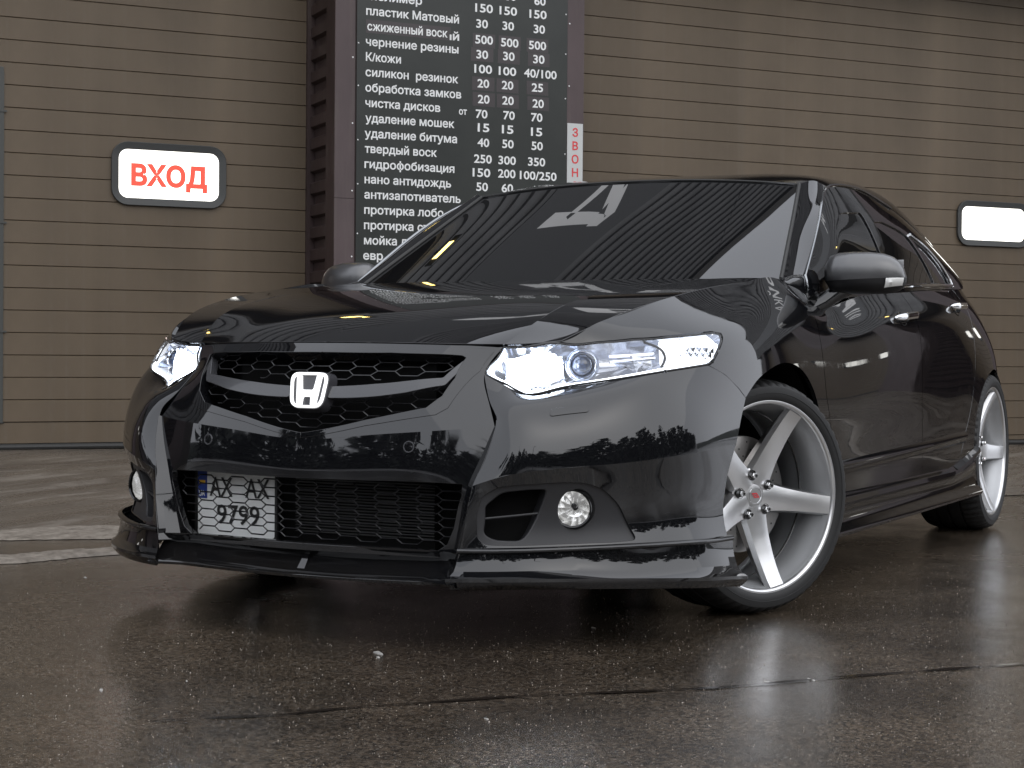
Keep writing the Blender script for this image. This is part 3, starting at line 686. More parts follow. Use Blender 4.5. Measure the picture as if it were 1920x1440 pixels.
# clear lens: plain dielectric sheet, mostly transparent
def clear(name, tint=(1, 1, 1)):
    m = bpy.data.materials.new(name); m.use_nodes = True; n = m.node_tree; n.nodes.clear()
    o = n.nodes.new('ShaderNodeOutputMaterial'); mx = n.nodes.new('ShaderNodeMixShader'); fr = n.nodes.new('ShaderNodeFresnel'); fr.inputs[0].default_value = 1.45
    tr = n.nodes.new('ShaderNodeBsdfTransparent'); tr.inputs[0].default_value = (*tint, 1); gl = n.nodes.new('ShaderNodeBsdfGlossy'); gl.inputs['Roughness'].default_value = .01
    n.links.new(fr.outputs[0], mx.inputs[0]); n.links.new(tr.outputs[0], mx.inputs[1]); n.links.new(gl.outputs[0], mx.inputs[2]); n.links.new(mx.outputs[0], o.inputs[0]); return m
M_CLEAR = clear('clear_lens')

MIR = np.array([1., -1., 1.])
def resample(P, step):
    out = []
    n = len(P)
    for i in range(n):
        a, b = P[i], P[(i+1) % n]; k = max(1, int(round(np.linalg.norm(b-a)/step)))
        for j in range(k): out.append(a+(b-a)*j/k)
    return np.array(out)
def rcorner(P, rs, n=5):
    """round the corners of a polygon (uv); rs = radius or list of radii"""
    out = []; m = len(P)
    for i in range(m):
        r = rs if np.isscalar(rs) else rs[i]
        a, b, c = P[i-1], P[i], P[(i+1) % m]; u, w = a-b, c-b; lu, lw = np.linalg.norm(u), np.linalg.norm(w); r = min(r, lu*.45, lw*.45)
        if r < 1e-4: out.append(b); continue
        p0, p1 = b+u/lu*r, b+w/lw*r
        for k in range(n+1): t_ = k/n; out.append((1-t_)**2*p0+2*t_*(1-t_)*b+t_*t_*p1)
    return np.array(out)
def catmull(P, k=6):
    P = np.array(P, float); out = []
    for i in range(len(P)-1):
        a, b, c, d = P[max(i-1, 0)], P[i], P[i+1], P[min(i+2, len(P)-1)]
        for j in range(k):
            t_ = j/k; out.append(.5*((2*b)+(-a+c)*t_+(2*a-5*b+4*c-d)*t_**2+(-a+3*b-3*c+d)*t_**3))
    out.append(P[-1]); return np.array(out)
def inside(pt, poly):
    x, y = pt[:, 0], pt[:, 1]; r = np.zeros(len(pt), bool); n = len(poly)
    for i in range(n):
        x0, y0 = poly[i]; x1, y1 = poly[(i+1) % n]
        c = ((y0 > y) != (y1 > y)); xx = (x1-x0)*(y-y0)/((y1-y0) if y1 != y0 else 1e-12)+x0
        r ^= c & (x < xx)
    return r
def offset_poly(P, d):
    """shrink a polygon by d (ccw or cw)"""
    n = len(P); area = .5*sum(P[i][0]*P[(i+1) % n][1]-P[(i+1) % n][0]*P[i][1] for i in range(n)); sgn = 1 if area > 0 else -1
    T = np.roll(P, -1, 0)-np.roll(P, 1, 0); L = np.linalg.norm(T, axis=1)[:, None]+1e-12; N = np.stack([-T[:, 1], T[:, 0]], 1)/L
    return P+N*d*sgn
def panel(acc, S, outline, holes=(), step=.028, gap=0.0, lift=0.0, flange=.012, rnd=.0012, both=True, mirror=False, uv=False, fine=.010):
    """cut a panel out of surface S: outline/holes are 3-D points near it (or uv), interior is meshed, the edge turned inwards"""
    def prep(P):
        P = np.array(P, float)
        if not uv and P.shape[1] == 3: P = S.inv(P)
        return P
    O = resample(prep(outline), fine)
    if gap: O = offset_poly(O, gap)
    Hs = []
    for h in holes:
        h = resample(prep(h), fine)
        if gap: h = offset_poly(h, -gap)
        Hs.append(h)
    lo, hi = O.min(0), O.max(0); gx = np.arange(lo[0], hi[0]+step, step); gy = np.arange(lo[1], hi[1]+step, step*.87)
    I = np.array([(x+(step/2 if j % 2 else 0), y) for j, y in enumerate(gy) for x in gx])
    I = I[inside(I, O)]
    for h in Hs:
        if len(I): I = I[~inside(I, h)]
    allb = np.vstack([O]+Hs)
    if len(I):
        d = np.array([((allb-q)**2).sum(1).min() for q in I]); I = I[d > (step*.45)**2]
    V2 = np.vstack([allb, I]) if len(I) else allb
    edges = []; b = 0
    for L in [O]+Hs:
        n = len(L); edges += [(b+i, b+(i+1) % n) for i in range(n)]; b += n
    r = geometry.delaunay_2d_cdt([Vector(q) for q in V2.tolist()], edges, [], 0, 1e-7)
    V = np.array([tuple(q) for q in r[0]]); F = np.array([f for f in r[2] if len(f) == 3]); C = V[F].mean(1)
    ok = inside(C, O)
    for h in Hs: ok &= ~inside(C, h)
    F = F[ok]
    X, N, xu, xv = S.ev(V); 
    sg = 1.0 if (N.mean(0) @ (X.mean(0)-np.array([-1.3, 0, .45]))) > 0 else -1.0
    N = N*sg; X = X+N*lift
    fn = np.cross(X[F[:, 1]]-X[F[:, 0]], X[F[:, 2]]-X[F[:, 0]]); flip = (fn*N[F[:, 0]]).sum(1) < 0
    F[flip] = F[flip][:, ::-1]
    loops = []
    for L in [O]+Hs:
        Xl, Nl, _a, _b = S.ev(L); Nl = Nl*sg; Xl = Xl+Nl*lift
        inn = inside(np.array([L[0]+(L[1]-L[0])/2]), O)  # placeholder
        T = np.roll(Xl, -1, 0)-np.roll(Xl, 1, 0); T /= np.linalg.norm(T, axis=1)[:, None]+1e-9
        B = np.cross(T, Nl); m = (L[0]+L[1])/2; eps = 1e-3
        i0 = 0; tst = S.ev(np.array([L[i0]]), False)[0]+N[0]*0
        # outward = away from the panel
        e2 = L[1]-L[-1]; nn = np.array([-e2[1], e2[0]]); nn /= np.linalg.norm(nn)+1e-9
        pt = np.array([L[0]+nn*2e-3]); isin = inside(pt, O)[0] and not any(inside(pt, h)[0] for h in Hs)
        side3 = S.ev(pt, False)[0]-S.ev(np.array([L[0]]), False)[0]
        if (side3 @ B[0] > 0) == bool(isin): B = -B
        loops.append((Xl, Nl, B))
    for mm in ((False, True) if both else (mirror,)):
        m = MIR if mm else 1.0
        f = F[:, ::-1] if mm else F
        acc.add(X*m, [tuple(q) for q in f], N*m)
        if flange:
            for Xl, Nl, B in loops:
                n = len(Xl); r1 = Xl+B*rnd-Nl*rnd; r2 = Xl+B*rnd-Nl*flange; n1 = B*.9+Nl*.45; n1 /= np.linalg.norm(n1, axis=1)[:, None]
                P = np.vstack([Xl, r1, r1, r2])*m; Q = np.vstack([Nl, n1, B, B])*m
                quad = []
                for i in range(n):
                    j = (i+1) % n
                    quad += [(i, j, j+n, i+n), (i+2*n, j+2*n, j+3*n, i+3*n)]
                # orientation
                a_, b_, c_ = P[quad[0][0]], P[quad[0][1]], P[quad[0][2]]
                k = n//3; a_, b_, c_ = P[k+2*n], P[(k+1) % n+2*n], P[(k+1) % n+3*n]
                if np.cross(b_-a_, c_-a_) @ Q[k+2*n] < 0: quad = [q[::-1] for q in quad]
                acc.add(P, quad, Q)
    return O
def edge_u(S, v, u0, u1, n=40): return [S.ev([(u0+(u1-u0)*k/n, v)], False)[0] for k in range(n+1)]

# ---------------------------------------------------------------- outlines traced on the body (3-D, left half; mirrored)
HL_TOP = [(.811,.466,.7340), (.796,.530,.7375), (.762,.600,.7465), (.686,.680,.748), (.612,.744,.757), (.540,.793,.765), (.467,.829,.773), (.375,.856,.782)]
HL_END = [(.352,.866,.776), (.362,.874,.757), (.425,.875,.705), (.453,.869,.691)]
HL_LOW = [(.608,.811,.673), (.704,.723,.653), (.754,.652,.641), (.800,.599,.628), (.849,.549,.617), (.857,.503,.641), (.862,.443,.669)]
ARCH_F = [(.403,.905,.247), (.402,.900,.329), (.352,.90,.485), (.275,.905,.606), (.20,.909,.648), (.12,.909,.674), (.01,.91,.695), (-.10,.911,.692), (-.20,.913,.664), (-.285,.913,.607), (-.345,.912,.53), (-.385,.91,.43), (-.405,.908,.34), (-.415,.905,.250)]
SEAM_B = [(.453,.869,.691), (.377,.887,.665), (.315,.899,.632), (.275,.905,.606)]
DOOR_F = [(-.452,.84,.893), (-.425,.852,.871), (-.390,.885,.787), (-.382,.90,.74), (-.382,.911,.68), (-.398,.914,.60), (-.440,.912,.53), (-.475,.908,.44), (-.488,.906,.34), (-.490,.905,.262)]
g_open = [(.918,0,.7175), (.905,.20,.717), (.872,.385,.716), (.870,.396,.710), (.905,.385,.655), (.937,.368,.612), (.955,.335,.583), (.985,.18,.551), (1.005,0,.516)]
g_out = [(.907,0,.7335), (.897,.20,.733), (.862,.36,.731), (.824,.448,.729), (.826,.450,.722), (.862,.430,.672), (.942,.388,.583), (.957,.362,.567), (.985,.18,.536), (1.007,0,.503)]
i_open = [(1.016,0,.404), (1.004,.20,.405), (.964,.442,.404), (.965,.440,.375), (.961,.418,.296), (.959,.400,.256), (.960,.372,.237), (.988,.15,.237), (.997,0,.237)]
def symuv(S, half):
    """closed uv loop from a right-open half outline that starts and ends on the centre line"""
    h = S.inv(np.array(half)); m = S.inv(np.array(half)*MIR)
    return h, m
# front bumper: central face (left half computed, mirrored), creased strip, corner
bump = Acc()
u0A = SA_UP.inv([(1.0, 0, .56)])[0][0]; uEA = SA_UP.U[-1]
vE = SA_UP.V[-1]
outA = [tuple(q) for q in [(u0A, SA_UP.inv([(1.007, 0, .503)])[0][1])]+[tuple(q) for q in SA_UP.inv(np.array(g_out[::-1]))[1:]]]
# close: follow the top edge to the lamp, the lamp's inner edge, the crease, back to the centre
tail = [tuple(q) for q in SA_UP.inv(np.array([(.818, .455, .733), (.811, .466, .7335)]))]+[(uEA, SA_UP.V[1]*.5), (uEA, SA_UP.V[1]), (uEA, SA_UP.V[2]), (uEA, vE)]+[(u0A+(uEA-u0A)*k/12, vE) for k in range(11, -1, -1)]
ou = outA[:-1]+[tuple(SA_UP.inv([(.862, .36, .7345)])[0])][:0]
pA = [o for o in outA[:-1]]
# g_out top corner then jump along the bonnet edge
pA = [tuple(q) for q in SA_UP.inv(np.array([g_out[k] for k in (9, 8, 7, 6, 5, 4, 3)]))]
panel(bump, SA_UP, np.array(pA+tail), uv=True, step=.022, flange=.010)
u0L = SA_LOW.inv([(1.0, 0, .45)])[0][0]; uEL = SA_LOW.U[-1]; vB = SA_LOW.V[-1]
io = SA_LOW.inv(np.array(i_open)); io[0][0] = io[-1][0] = u0L
pL = [(u0L+(uEL-u0L)*k/12, 0) for k in range(13)]+[(uEL, SA_LOW.V[k]) for k in (1, 2, 3)]+[(uEL, vB), (u0L, vB)]+[tuple(q) for q in io[::-1]]
panel(bump, SA_LOW, np.array(pL), uv=True, step=.022, flange=.018)
panel(bump, SB, np.array([(0, 0), (0, SB.V[-1]), (SB.U[-1], SB.V[-1]), (SB.U[-1], 0)]), uv=True, step=.02, flange=.006)
# corner, upper part
vs = SC_UP.V[-1]; low = SC_UP.inv(np.array(HL_LOW[::-1])); low[:, 1] = np.maximum(low[:, 1], 0.0)
sm = SC_UP.inv(np.array(SEAM_B)); ar = SC_UP.inv(np.array([(.275,.905,.606), (.315,.903,.55), (.352,.90,.485)]))
pU = [tuple(q) for q in low[:-0 or None]]+[tuple(q) for q in sm]+[tuple(q) for q in ar[1:]]
pU = pU+[(ar[-1][0]+(0-ar[-1][0])*k/30, vs) for k in range(0, 31)]
panel(bump, SC_UP, np.array(pU), uv=True, step=.022, flange=.008)
# corner, lower part with the fog-lamp opening
BEZ = [(.985,.492,.280), (.983,.489,.330), (.978,.500,.378), (.962,.535,.400), (.915,.600,.408), (.856,.672,.412), (.823,.704,.409), (.785,.735,.391), (.752,.765,.350), (.722,.806,.272), (.772,.767,.269), (.918,.610,.264), (.978,.510,.262)]
vL = SC_LOW.V[-1]; arl = SC_LOW.inv(np.array([(.352,.90,.485), (.385,.90,.41), (.402,.900,.329), (.403,.905,.247)]))
arl[0][1] = 0; arl[-1][1] = vL
pC = [(0+(arl[0][0])*k/40, 0) for k in range(41)]+[tuple(q) for q in arl[1:]]+[(arl[-1][0]*(1-k/40), vL) for k in range(1, 41)]
bz = rcorner(SC_LOW.inv(np.array(BEZ)), .02)
panel(bump, SC_LOW, np.array(pC), holes=[bz], uv=True, step=.022, flange=.020)
BUMP = bump.build('front_bumper', M_PAINT, CAR)

# bonnet
hood = Acc(); uc = SH.inv([(.5, 0, .87)])[0][0]; ue = SH.U[-1]; vh = SH.V[-1]
panel(hood, SH, np.array([(uc+(ue-uc)*k/14, 0) for k in range(15)]+[(ue, vh*k/24) for k in range(1, 25)]+[(ue+(uc-ue)*k/14, vh) for k in range(1, 15)]), uv=True, gap=0, step=.035, flange=.010, rnd=.0006)
uo, vo = SHO.U[-1], SHO.V[-1]
panel(hood, SHO, np.array([(uo*k/6, 0) for k in range(7)]+[(uo, vo*k/24) for k in range(1, 25)]+[(uo-uo*k/6, vo) for k in range(1, 7)]+[(0, vo-vo*k/24) for k in range(1, 24)]), uv=True, gap=0, step=.03, flange=.014, rnd=.0012)
HOOD = hood.build('bonnet', M_PAINT, CAR)
# fender
fen = Acc()
us = SD.inv([(.758, .596, .744)])[0][0]; uf = SD.inv([(-.45, .84, .895)])[0][0]
top = [(us+(uf-us)*k/40, 0) for k in range(41)]
dl = SD.inv(np.array(DOOR_F)); archr = SD.inv(np.array(ARCH_F[3:])); sb = SD.inv(np.array(SEAM_B)); he = SD.inv(np.array(HL_END[::-1])); ht = SD.inv(np.array(HL_TOP[::-1]))
dl[0][1] = 0; hc = catmull(np.vstack([ht, ]), 4)
poly = top+[tuple(q) for q in catmull(dl, 4)[1:]]+[tuple(q) for q in catmull(archr[::-1], 4)]+[tuple(q) for q in sb[::-1][1:]]+[tuple(q) for q in catmull(he, 3)[1:]]+[tuple(q) for q in hc[1:-4]]
for mm in (False, True):
    fen = Acc(); panel(fen, SD, np.array(poly), uv=True, gap=.0018, step=.028, both=False, mirror=mm); fen.build('front_fender', M_PAINT, CAR)
# doors and quarter panel
SPLIT = [(-1.53,.84,.95), (-1.52,.87,.90), (-1.505,.902,.827), (-1.50,.917,.698), (-1.51,.915,.60), (-1.53,.914,.50), (-1.545,.91,.40), (-1.55,.905,.262)]
REAR = [(-2.47,.80,.985), (-2.42,.83,.955), (-2.365,.88,.88), (-2.335,.905,.80), (-2.322,.918,.70), (-2.31,.918,.60), (-2.27,.915,.50), (-2.20,.912,.42), (-2.15,.911,.35), (-2.12,.905,.262)]
def door(name, A_, B_):
    a_ = SD.inv(np.array(A_)); b_ = SD.inv(np.array(B_)); a_[0][1] = b_[0][1] = 0; vb = a_[-1][1]
    P = [(a_[0][0]+(b_[0][0]-a_[0][0])*k/30, 0) for k in range(31)]+[tuple(q) for q in catmull(b_, 4)[1:]]+[tuple(q) for q in catmull(a_, 4)[::-1]]
    ac = Acc(); panel(ac, SD, np.array(P), uv=True, gap=.0020, step=.032, both=False); l = ac.build(name, M_PAINT, CAR)
    ac = Acc(); panel(ac, SD, np.array(P), uv=True, gap=.0020, step=.032, both=False, mirror=True); r = ac.build(name, M_PAINT, CAR)
    return l, r
DF = door('front_door', DOOR_F, SPLIT); DR = door('rear_door', SPLIT, REAR)
RA = [(-2.38,.905,.262), (-2.355,.913,.36), (-2.36,.916,.44), (-2.40,.917,.52), (-2.46,.917,.59), (-2.54,.917,.636), (-2.62,.916,.658), (-2.705,.915,.668), (-2.80,.913,.658), (-2.89,.905,.62), (-2.97,.895,.56), (-3.02,.875,.48), (-3.05,.86,.40), (-3.06,.845,.262)]
qp = Acc(); ra = catmull(SD.inv(np.array(RA)), 4); rd = catmull(SD.inv(np.array(REAR)), 4); rd[0][1] = 0
uEnd = SD.U[-1]
P = [(rd[0][0]+(uEnd-rd[0][0])*k/60, 0) for k in range(61)]+[(uEnd, SD.V[-1]*k/10) for k in range(1, 11)]+[(uEnd+(ra[-1][0]-uEnd)*k/30, ra[-1][1]+(SD.V[-1]-ra[-1][1])*(1-k/30)) for k in range(1, 30)]+[tuple(q) for q in ra[::-1]]+[tuple(q) for q in rd[::-1][:-1]]
for mm in (False, True):
    qp = Acc(); panel(qp, SD, np.array(P), uv=True, gap=.0018, step=.04, both=False, mirror=mm); qp.build('rear_quarter', M_PAINT, CAR)
# windscreen, pillars, roof, side frames with windows
ws = Acc(); uw = SW.inv([(-.6, 0, 1.12)])[0][0]
panel(ws, SW, np.array([(uw+(SW.U[-1]-uw)*k/14, 0) for k in range(15)]+[(SW.U[-1], SW.V[-1]*k/16) for k in range(1, 17)]+[(SW.U[-1]+(uw-SW.U[-1])*k/14, SW.V[-1]) for k in range(1, 15)]), uv=True, step=.04, gap=0, lift=-.002, flange=.006)
ws.build('windscreen', M_GLASS, CAR)
for s_ in (1, -1):     # black rubber band round the glass edge
    e_ = [tuple(q*np.array([1, s_, 1])) for q in edge_u(SW, 0, SW.U[-1], SW.U[-1], 1)][:0]
    E_ = [SW.ev([(SW.U[-1], SW.V[-1]*k/30)])for k in range(31)]
    pts = [tuple((q[0][0]+q[1][0]*(.0015 if q[1][0][2] > 0 else -.0015))*np.array([1, s_, 1])) for q in E_]
    Acc().tube(pts, .0065, 8).build('windscreen_seal', M_RUBBER, CAR)
top_e = [tuple(q) for q in edge_u(SW, SW.V[-1], uw, SW.U[-1], 20)]; top_e = [(x, -y, z) for x, y, z in top_e[::-1]]+top_e[1:]
Acc().tube([(x, y, z+.001) for x, y, z in top_e], .004, 6).build('windscreen_seal', M_RUBBER, CAR)
for mm in (False, True):
    pl = Acc(); panel(pl, SP, np.array([(0, 0), (SP.U[-1], 0), (SP.U[-1], SP.V[-1]), (0, SP.V[-1])]), uv=True, step=.02, gap=0, flange=.004, rnd=.0008, both=False, mirror=mm); pl.build('a_pillar', M_PAINT, CAR)
rf = Acc(); ur = SR.inv([(-1.9, 0, 1.41)])[0][0]
panel(rf, SR, np.array([(ur, 0), (SR.U[-1], 0), (SR.U[-1], SR.V[-1]), (ur, SR.V[-1])]), uv=True, step=.04, gap=0, flange=.006); rf.build('roof', M_PAINT, CAR)
GL_F = [(-.72,.815,.915), (-.77,.808,.985), (-.97,.758,1.147), (-1.08,.74,1.199), (-1.25,.735,1.222), (-1.415,.728,1.236), (-1.425,.786,1.095), (-1.465,.82,.968)]
GL_R = [(-1.555,.82,.972), (-1.52,.79,1.07), (-1.50,.74,1.205), (-1.66,.733,1.222), (-1.90,.74,1.210), (-2.00,.745,1.190), (-2.085,.785,1.06), (-2.115,.81,.998)]
GL_Q = [(-2.150,.807,1.000), (-2.105,.780,1.08), (-2.045,.742,1.180), (-2.20,.748,1.145), (-2.32,.762,1.095), (-2.39,.775,1.045), (-2.415,.787,1.010)]
fr = Acc(); hol = [rcorner(SG.inv(np.array(g)), r_) for g, r_ in ((GL_F, .03), (GL_R, .03), (GL_Q, .02))]
for mm in (False, True):
    fr = Acc(); panel(fr, SG, np.array([(0, 0), (SG.U[-1]*.88, 0), (SG.U[-1]*.96, SG.V[-1]*.5), (SG.U[-1]*.86, SG.V[-1]), (0, SG.V[-1])]), holes=hol, uv=True, step=.04, gap=0, flange=.008, both=False, mirror=mm); fr.build('side_window_frame', M_PAINT, CAR)
for h_ in hol:
    for mm in (False, True):
        ac = Acc(); panel(ac, SG, offset_poly(h_, -.004), uv=True, step=.04, lift=-.005, flange=0, both=False, mirror=mm); ac.build('side_window', M_GLASS, CAR)
CA = [(-.445,.752,.948), (-.472,.790,.9655), (-.50,.808,.962), (-.502,.812,.940), (-.502,.813,.905), (-.502,.814,.868)]
CB = [(-.330,.799,.941), (-.370,.804,.928), (-.410,.809,.910), (-.440,.813,.896), (-.470,.818,.885), (-.515,.824,.872)]
for s_ in (1, -1):
    ca, cb = catmull(CA, 5), catmull(CB, 5); G = []
    for a_, b_ in zip(ca, cb):
        m_ = (a_+b_)/2+np.array([.010, .006, .006]); G.append([tuple(q*np.array([1, s_, 1])) for q in ((a_), (a_+m_)/2+np.array([.002, .002, .0]), m_, (m_+b_)/2, b_, b_+np.array([0, -.01, -.02]))])
    Acc().grid(G).build('pillar_foot', M_PAINT, CAR, smooth=70)
# rear screen, boot, tail
bk = Acc()
SBK = Surf([[(-2.75, 0, 1.335), (-3.0, 0, 1.20), (-3.25, 0, 1.045)], [(-2.75, .27, 1.328), (-3.0, .30, 1.195), (-3.22, .32, 1.045)], [(-2.74, .52, 1.285), (-2.98, .54, 1.165), (-3.18, .55, 1.04)], [(-2.70, .678, 1.14), (-2.92, .665, 1.10), (-3.10, .64, 1.035)]])
panel(bk, SBK, np.array([(0, 0), (SBK.U[-1], 0), (SBK.U[-1], SBK.V[-1]), (0, SBK.V[-1])]), uv=True, step=.05, gap=0, flange=0); bk.build('rear_screen', M_GLASS, CAR)
tl = Acc(); SBT = Surf([[(-3.22, 0, 1.045), (-3.45, 0, 1.048), (-3.66, 0, 1.03)], [(-3.20, .30, 1.045), (-3.45, .30, 1.045), (-3.645, .28, 1.028)], [(-3.08, .64, 1.035), (-3.35, .59, 1.03), (-3.60, .52, 1.018)]])
panel(tl, SBT, np.array([(0, 0), (SBT.U[-1], 0), (SBT.U[-1], SBT.V[-1]), (0, SBT.V[-1])]), uv=True, step=.05, gap=0, flange=0); tl.build('boot_lid', M_PAINT, CAR)
for s_ in (1, -1):
    tp = [S_ for S_ in ()]
    q = SD.ev([(SD.U[-2]+.05+k*.04, .14+j*.035) for k in range(7) for j in range(4)])
    X_ = (q[0]+(q[1]*np.sign((q[1]*(q[0]-np.array([-1.3, 0, .5]))).sum(1))[:, None])*.004)*np.array([1, s_, 1]); Acc().grid(X_.reshape(7, 4, 3).tolist()).build('tail_lamp', M_RED, CAR)
# chrome strips
def along(S, uvs, lift): 
    X_, N_, _a, _b = S.ev(uvs); sg_ = 1 if (N_.mean(0) @ (X_.mean(0)-np.array([-1.3, 0, .45]))) > 0 else -1
    return X_+N_*sg_*lift
for s_ in (1, -1):
    k_ = np.array([1, s_, 1])
    u1_, u2_ = SG.inv([(-.70, .82, .89)])[0][0], SG.inv([(-2.45, .79, .995)])[0][0]
    P_ = along(SG, [(u1_+(u2_-u1_)*k/40, .012) for k in range(41)], .004)*k_
    Acc().tube([tuple(q) for q in P_], .007, 8).build('belt_moulding', M_CHROME, CAR)
    rr_ = SG.inv(np.array([(-2.455,.783,1.000), (-2.43,.770,1.045), (-2.35,.757,1.10), (-2.22,.742,1.157), (-2.04,.735,1.198)]))
    P_ = along(SG, catmull(rr_, 6), .004)*k_
    Acc().tube([tuple(q) for q in P_], .0055, 8).build('window_moulding', M_CHROME, CAR)
    # bright drip edge up the pillar and along the roof
    n_ = 46; uD = SG.inv([(-2.05, .645, 1.30)])[0][0]
    P_ = [SG.ev([(uD*k/n_, SG.V[-1])], False)[0] for k in range(n_+1)]
    P_ = [SG.ev([(0, SG.V[-1]*j/5)], False)[0]+np.array([.004, .004, 0]) for j in range(5)]+[q+np.array([0, .003, .002]) for q in P_]
    Acc().tube([tuple(q*k_) for q in P_], .0045, 8).build('drip_moulding', M_DRIP, CAR)

# grille surround, bar, mesh, emblem
gs = Acc()
go = SA_UP.inv(np.array(g_open)); gu = SA_UP.inv(np.array(g_out)); go[0][0] = go[-1][0] = gu[0][0] = gu[-1][0] = u0A
gu[0][1] = go[0][1]-.016
# separate band: outer loop minus opening, left half
loop = [tuple(q) for q in gu]+[tuple(q) for q in go[::-1]]
panel(gs, SA_UP, np.array(loop), uv=True, step=.015, gap=.0008, flange=.030, lift=.0015, fine=.008)
GS = gs.build('grille_surround', M_PAINT, CAR)
# slim panel under the bonnet edge between lamp and grille
ub = Acc(); tp_ = SA_UP.inv(np.array([(.893,0,.7405), (.885,.20,.740), (.850,.37,.7375), (.818,.455,.7335)])); tp_[0][0] = u0A; bt_ = gu[:4]
panel(ub, SA_UP, np.array([tuple(q) for q in tp_]+[tuple(q) for q in bt_[::-1]]), uv=True, step=.015, flange=.01, gap=0, fine=.008); ub.build('upper_bumper_strip', M_PAINT, CAR)
br = Acc()
BAR = [(.978,.040,.635), (.960,.184,.643), (.918,.358,.660), (.897,.372,.680), (.866,.392,.705), (.860,.401,.706), (.895,.385,.672), (.925,.366,.643), (.957,.274,.624), (.981,.060,.606)]
BARP = SA_UP.inv(np.array(BAR))
panel(br, SA_UP, rcorner(BARP, .006), uv=True, step=.012, flange=.022, lift=-.006, fine=.006); br.build('grille_bar', M_GREYBAR, CAR)
def hexnet(S, region, a, b, r, lift, name, parent, mat_, flat=.74):
    """honeycomb of flattened cells on a surface, clipped to the region (uv polygon in world y,z)"""
    ac = Acc(); reg = np.array(region)      # (y,z) polygon
    y0, y1, z0, z1 = reg[:, 0].min(), reg[:, 0].max(), reg[:, 1].min(), reg[:, 1].max(); segs = set()
    ni, nj = int((y1-y0)/a)+3, int((z1-z0)/b)+3; cy, cz = (y0+y1)/2, z1
    for i in range(-ni, ni+1):
        for j in range(-nj*2, nj*2):
            x, z = cy+i*a, cz-j*b-(b/2 if i % 2 else 0); h = a*flat/2; w = a-h
            H = [(x-h, z+b/2), (x+h, z+b/2), (x+w, z), (x+h, z-b/2), (x-h, z-b/2), (x-w, z)]
            for k in range(6):
                p_, q_ = H[k], H[(k+1) % 6]; key = tuple(sorted(((round(p_[0], 4), round(p_[1], 4)), (round(q_[0], 4), round(q_[1], 4))))); segs.add(key)
    for p_, q_ in sorted(segs):
        n = max(1, int(math.hypot(q_[0]-p_[0], q_[1]-p_[1])/.012)); run = []
        for k in range(n+1):
            pt = np.array([(p_[0]+(q_[0]-p_[0])*k/n, p_[1]+(q_[1]-p_[1])*k/n)])
            if inside(pt, reg)[0]: run.append(pt[0])
        if len(run) > 1:
            X_ = []
            for y_, z_ in run: X_.append((lift(y_, z_), y_, z_))
            ac.tube(X_, r, 4, flat=1)
    return ac.build(name, mat_, parent, smooth=0, fix=False)
def xfront(S, back):
    G = [(y_, z_) for y_ in np.linspace(-.46, .46, 24) for z_ in np.linspace(.2, .74, 24)]
    uu = np.linspace(S.U[0], S.U[-1], 40); vv = np.linspace(S.V[0], S.V[-1], 30); X_ = S.ev([(a_, b_) for a_ in uu for b_ in vv], False)
    def f(y_, z_):
        d = (X_[:, 1]-abs(y_))**2+(X_[:, 2]-z_)**2; k = np.argsort(d)[:4]; w = 1/(d[k]+1e-6); return float((X_[k, 0]*w).sum()/w.sum())-back
    return f
xf_up = xfront(SA_UP, .030); xf_lo = xfront(SA_LOW, .035)
def fullloop(h): h = [(q[1], q[2]) for q in h]; return h+[(-y_, z_) for y_, z_ in h[::-1]]
barU = [(.02,.640), (.18,.648), (.358,.668), (.372,.690), (.385,.706)]; barL = [(.02,.600), (.274,.618), (.366,.636), (.392,.668)]
reg_up = [(-y_, z_) for y_, z_ in barU[::-1]]+barU+[(.388,.714), (-.388,.714)]
reg_lo = [(-y_, z_) for y_, z_ in barL[::-1]]+barL+[(.385,.650), (.367,.612), (.336,.586), (.18,.553), (0,.520), (-.18,.553), (-.336,.586), (-.367,.612), (-.385,.650)]
hexnet(None, reg_up, .064, .0215, .0017, xf_up, 'grille_mesh', CAR, M_PLASTG)
hexnet(None, reg_lo, .064, .0215, .0017, xf_up, 'grille_mesh', CAR, M_PLASTG)
reg_in = fullloop(i_open)
hexnet(None, reg_in, .0565, .0225, .0019, xf_lo, 'intake_mesh', CAR, M_PLASTG)
# dark shroud behind the grilles, with radiator fins
Acc().box(.60, .850, -.30, .30, .20, .70).box(.60, .775, -.46, .46, .20, .70).box(.55, .68, -.66, .66, .22, .60).build('radiator_shroud', M_DARK, CAR, smooth=0)
A = Acc()
for k in range(34): z_ = .25+k*.0075; A.box(.852, .857, -.12, .30, z_, z_+.003)
A.build('radiator_fins', M_RUBBER, CAR, smooth=0, kind='stuff')
# emblem: trapezoid ring and letter
em = empty('emblem', Matrix.Translation((.986, .0, .622)) @ Matrix.Rotation(math.radians(-9), 4, 'Y'), parent=CAR)
em.parent = CAR; em.matrix_world = Matrix.Translation((.978, .006, .621)) @ Matrix.Rotation(math.radians(-13), 4, 'Y') @ Matrix.Diagonal((1, .9, .96, 1))
def trap(w0, w1, h, r, n=6, x=0):
    P_ = np.array([(w1, h), (-w1, h), (-w0, -h), (w0, -h)]); P_ = rcorner(P_, r, n); return [(x, y_, z_) for y_, z_ in P_]
o_, i_ = trap(.052, .063, .0475, .028), trap(.0455, .0555, .0405, .023)
A = Acc(); G = [[(.004, *o[1:]), (.012, *(np.array(o[1:])*.975)), (.012, *(np.array(i[1:])*1.02)), (.004, *i[1:])] for o, i in zip(o_, i_)]
A.grid(G, closed_u=True, closed_v=True).build('emblem_ring', M_EMB, em, smooth=40)
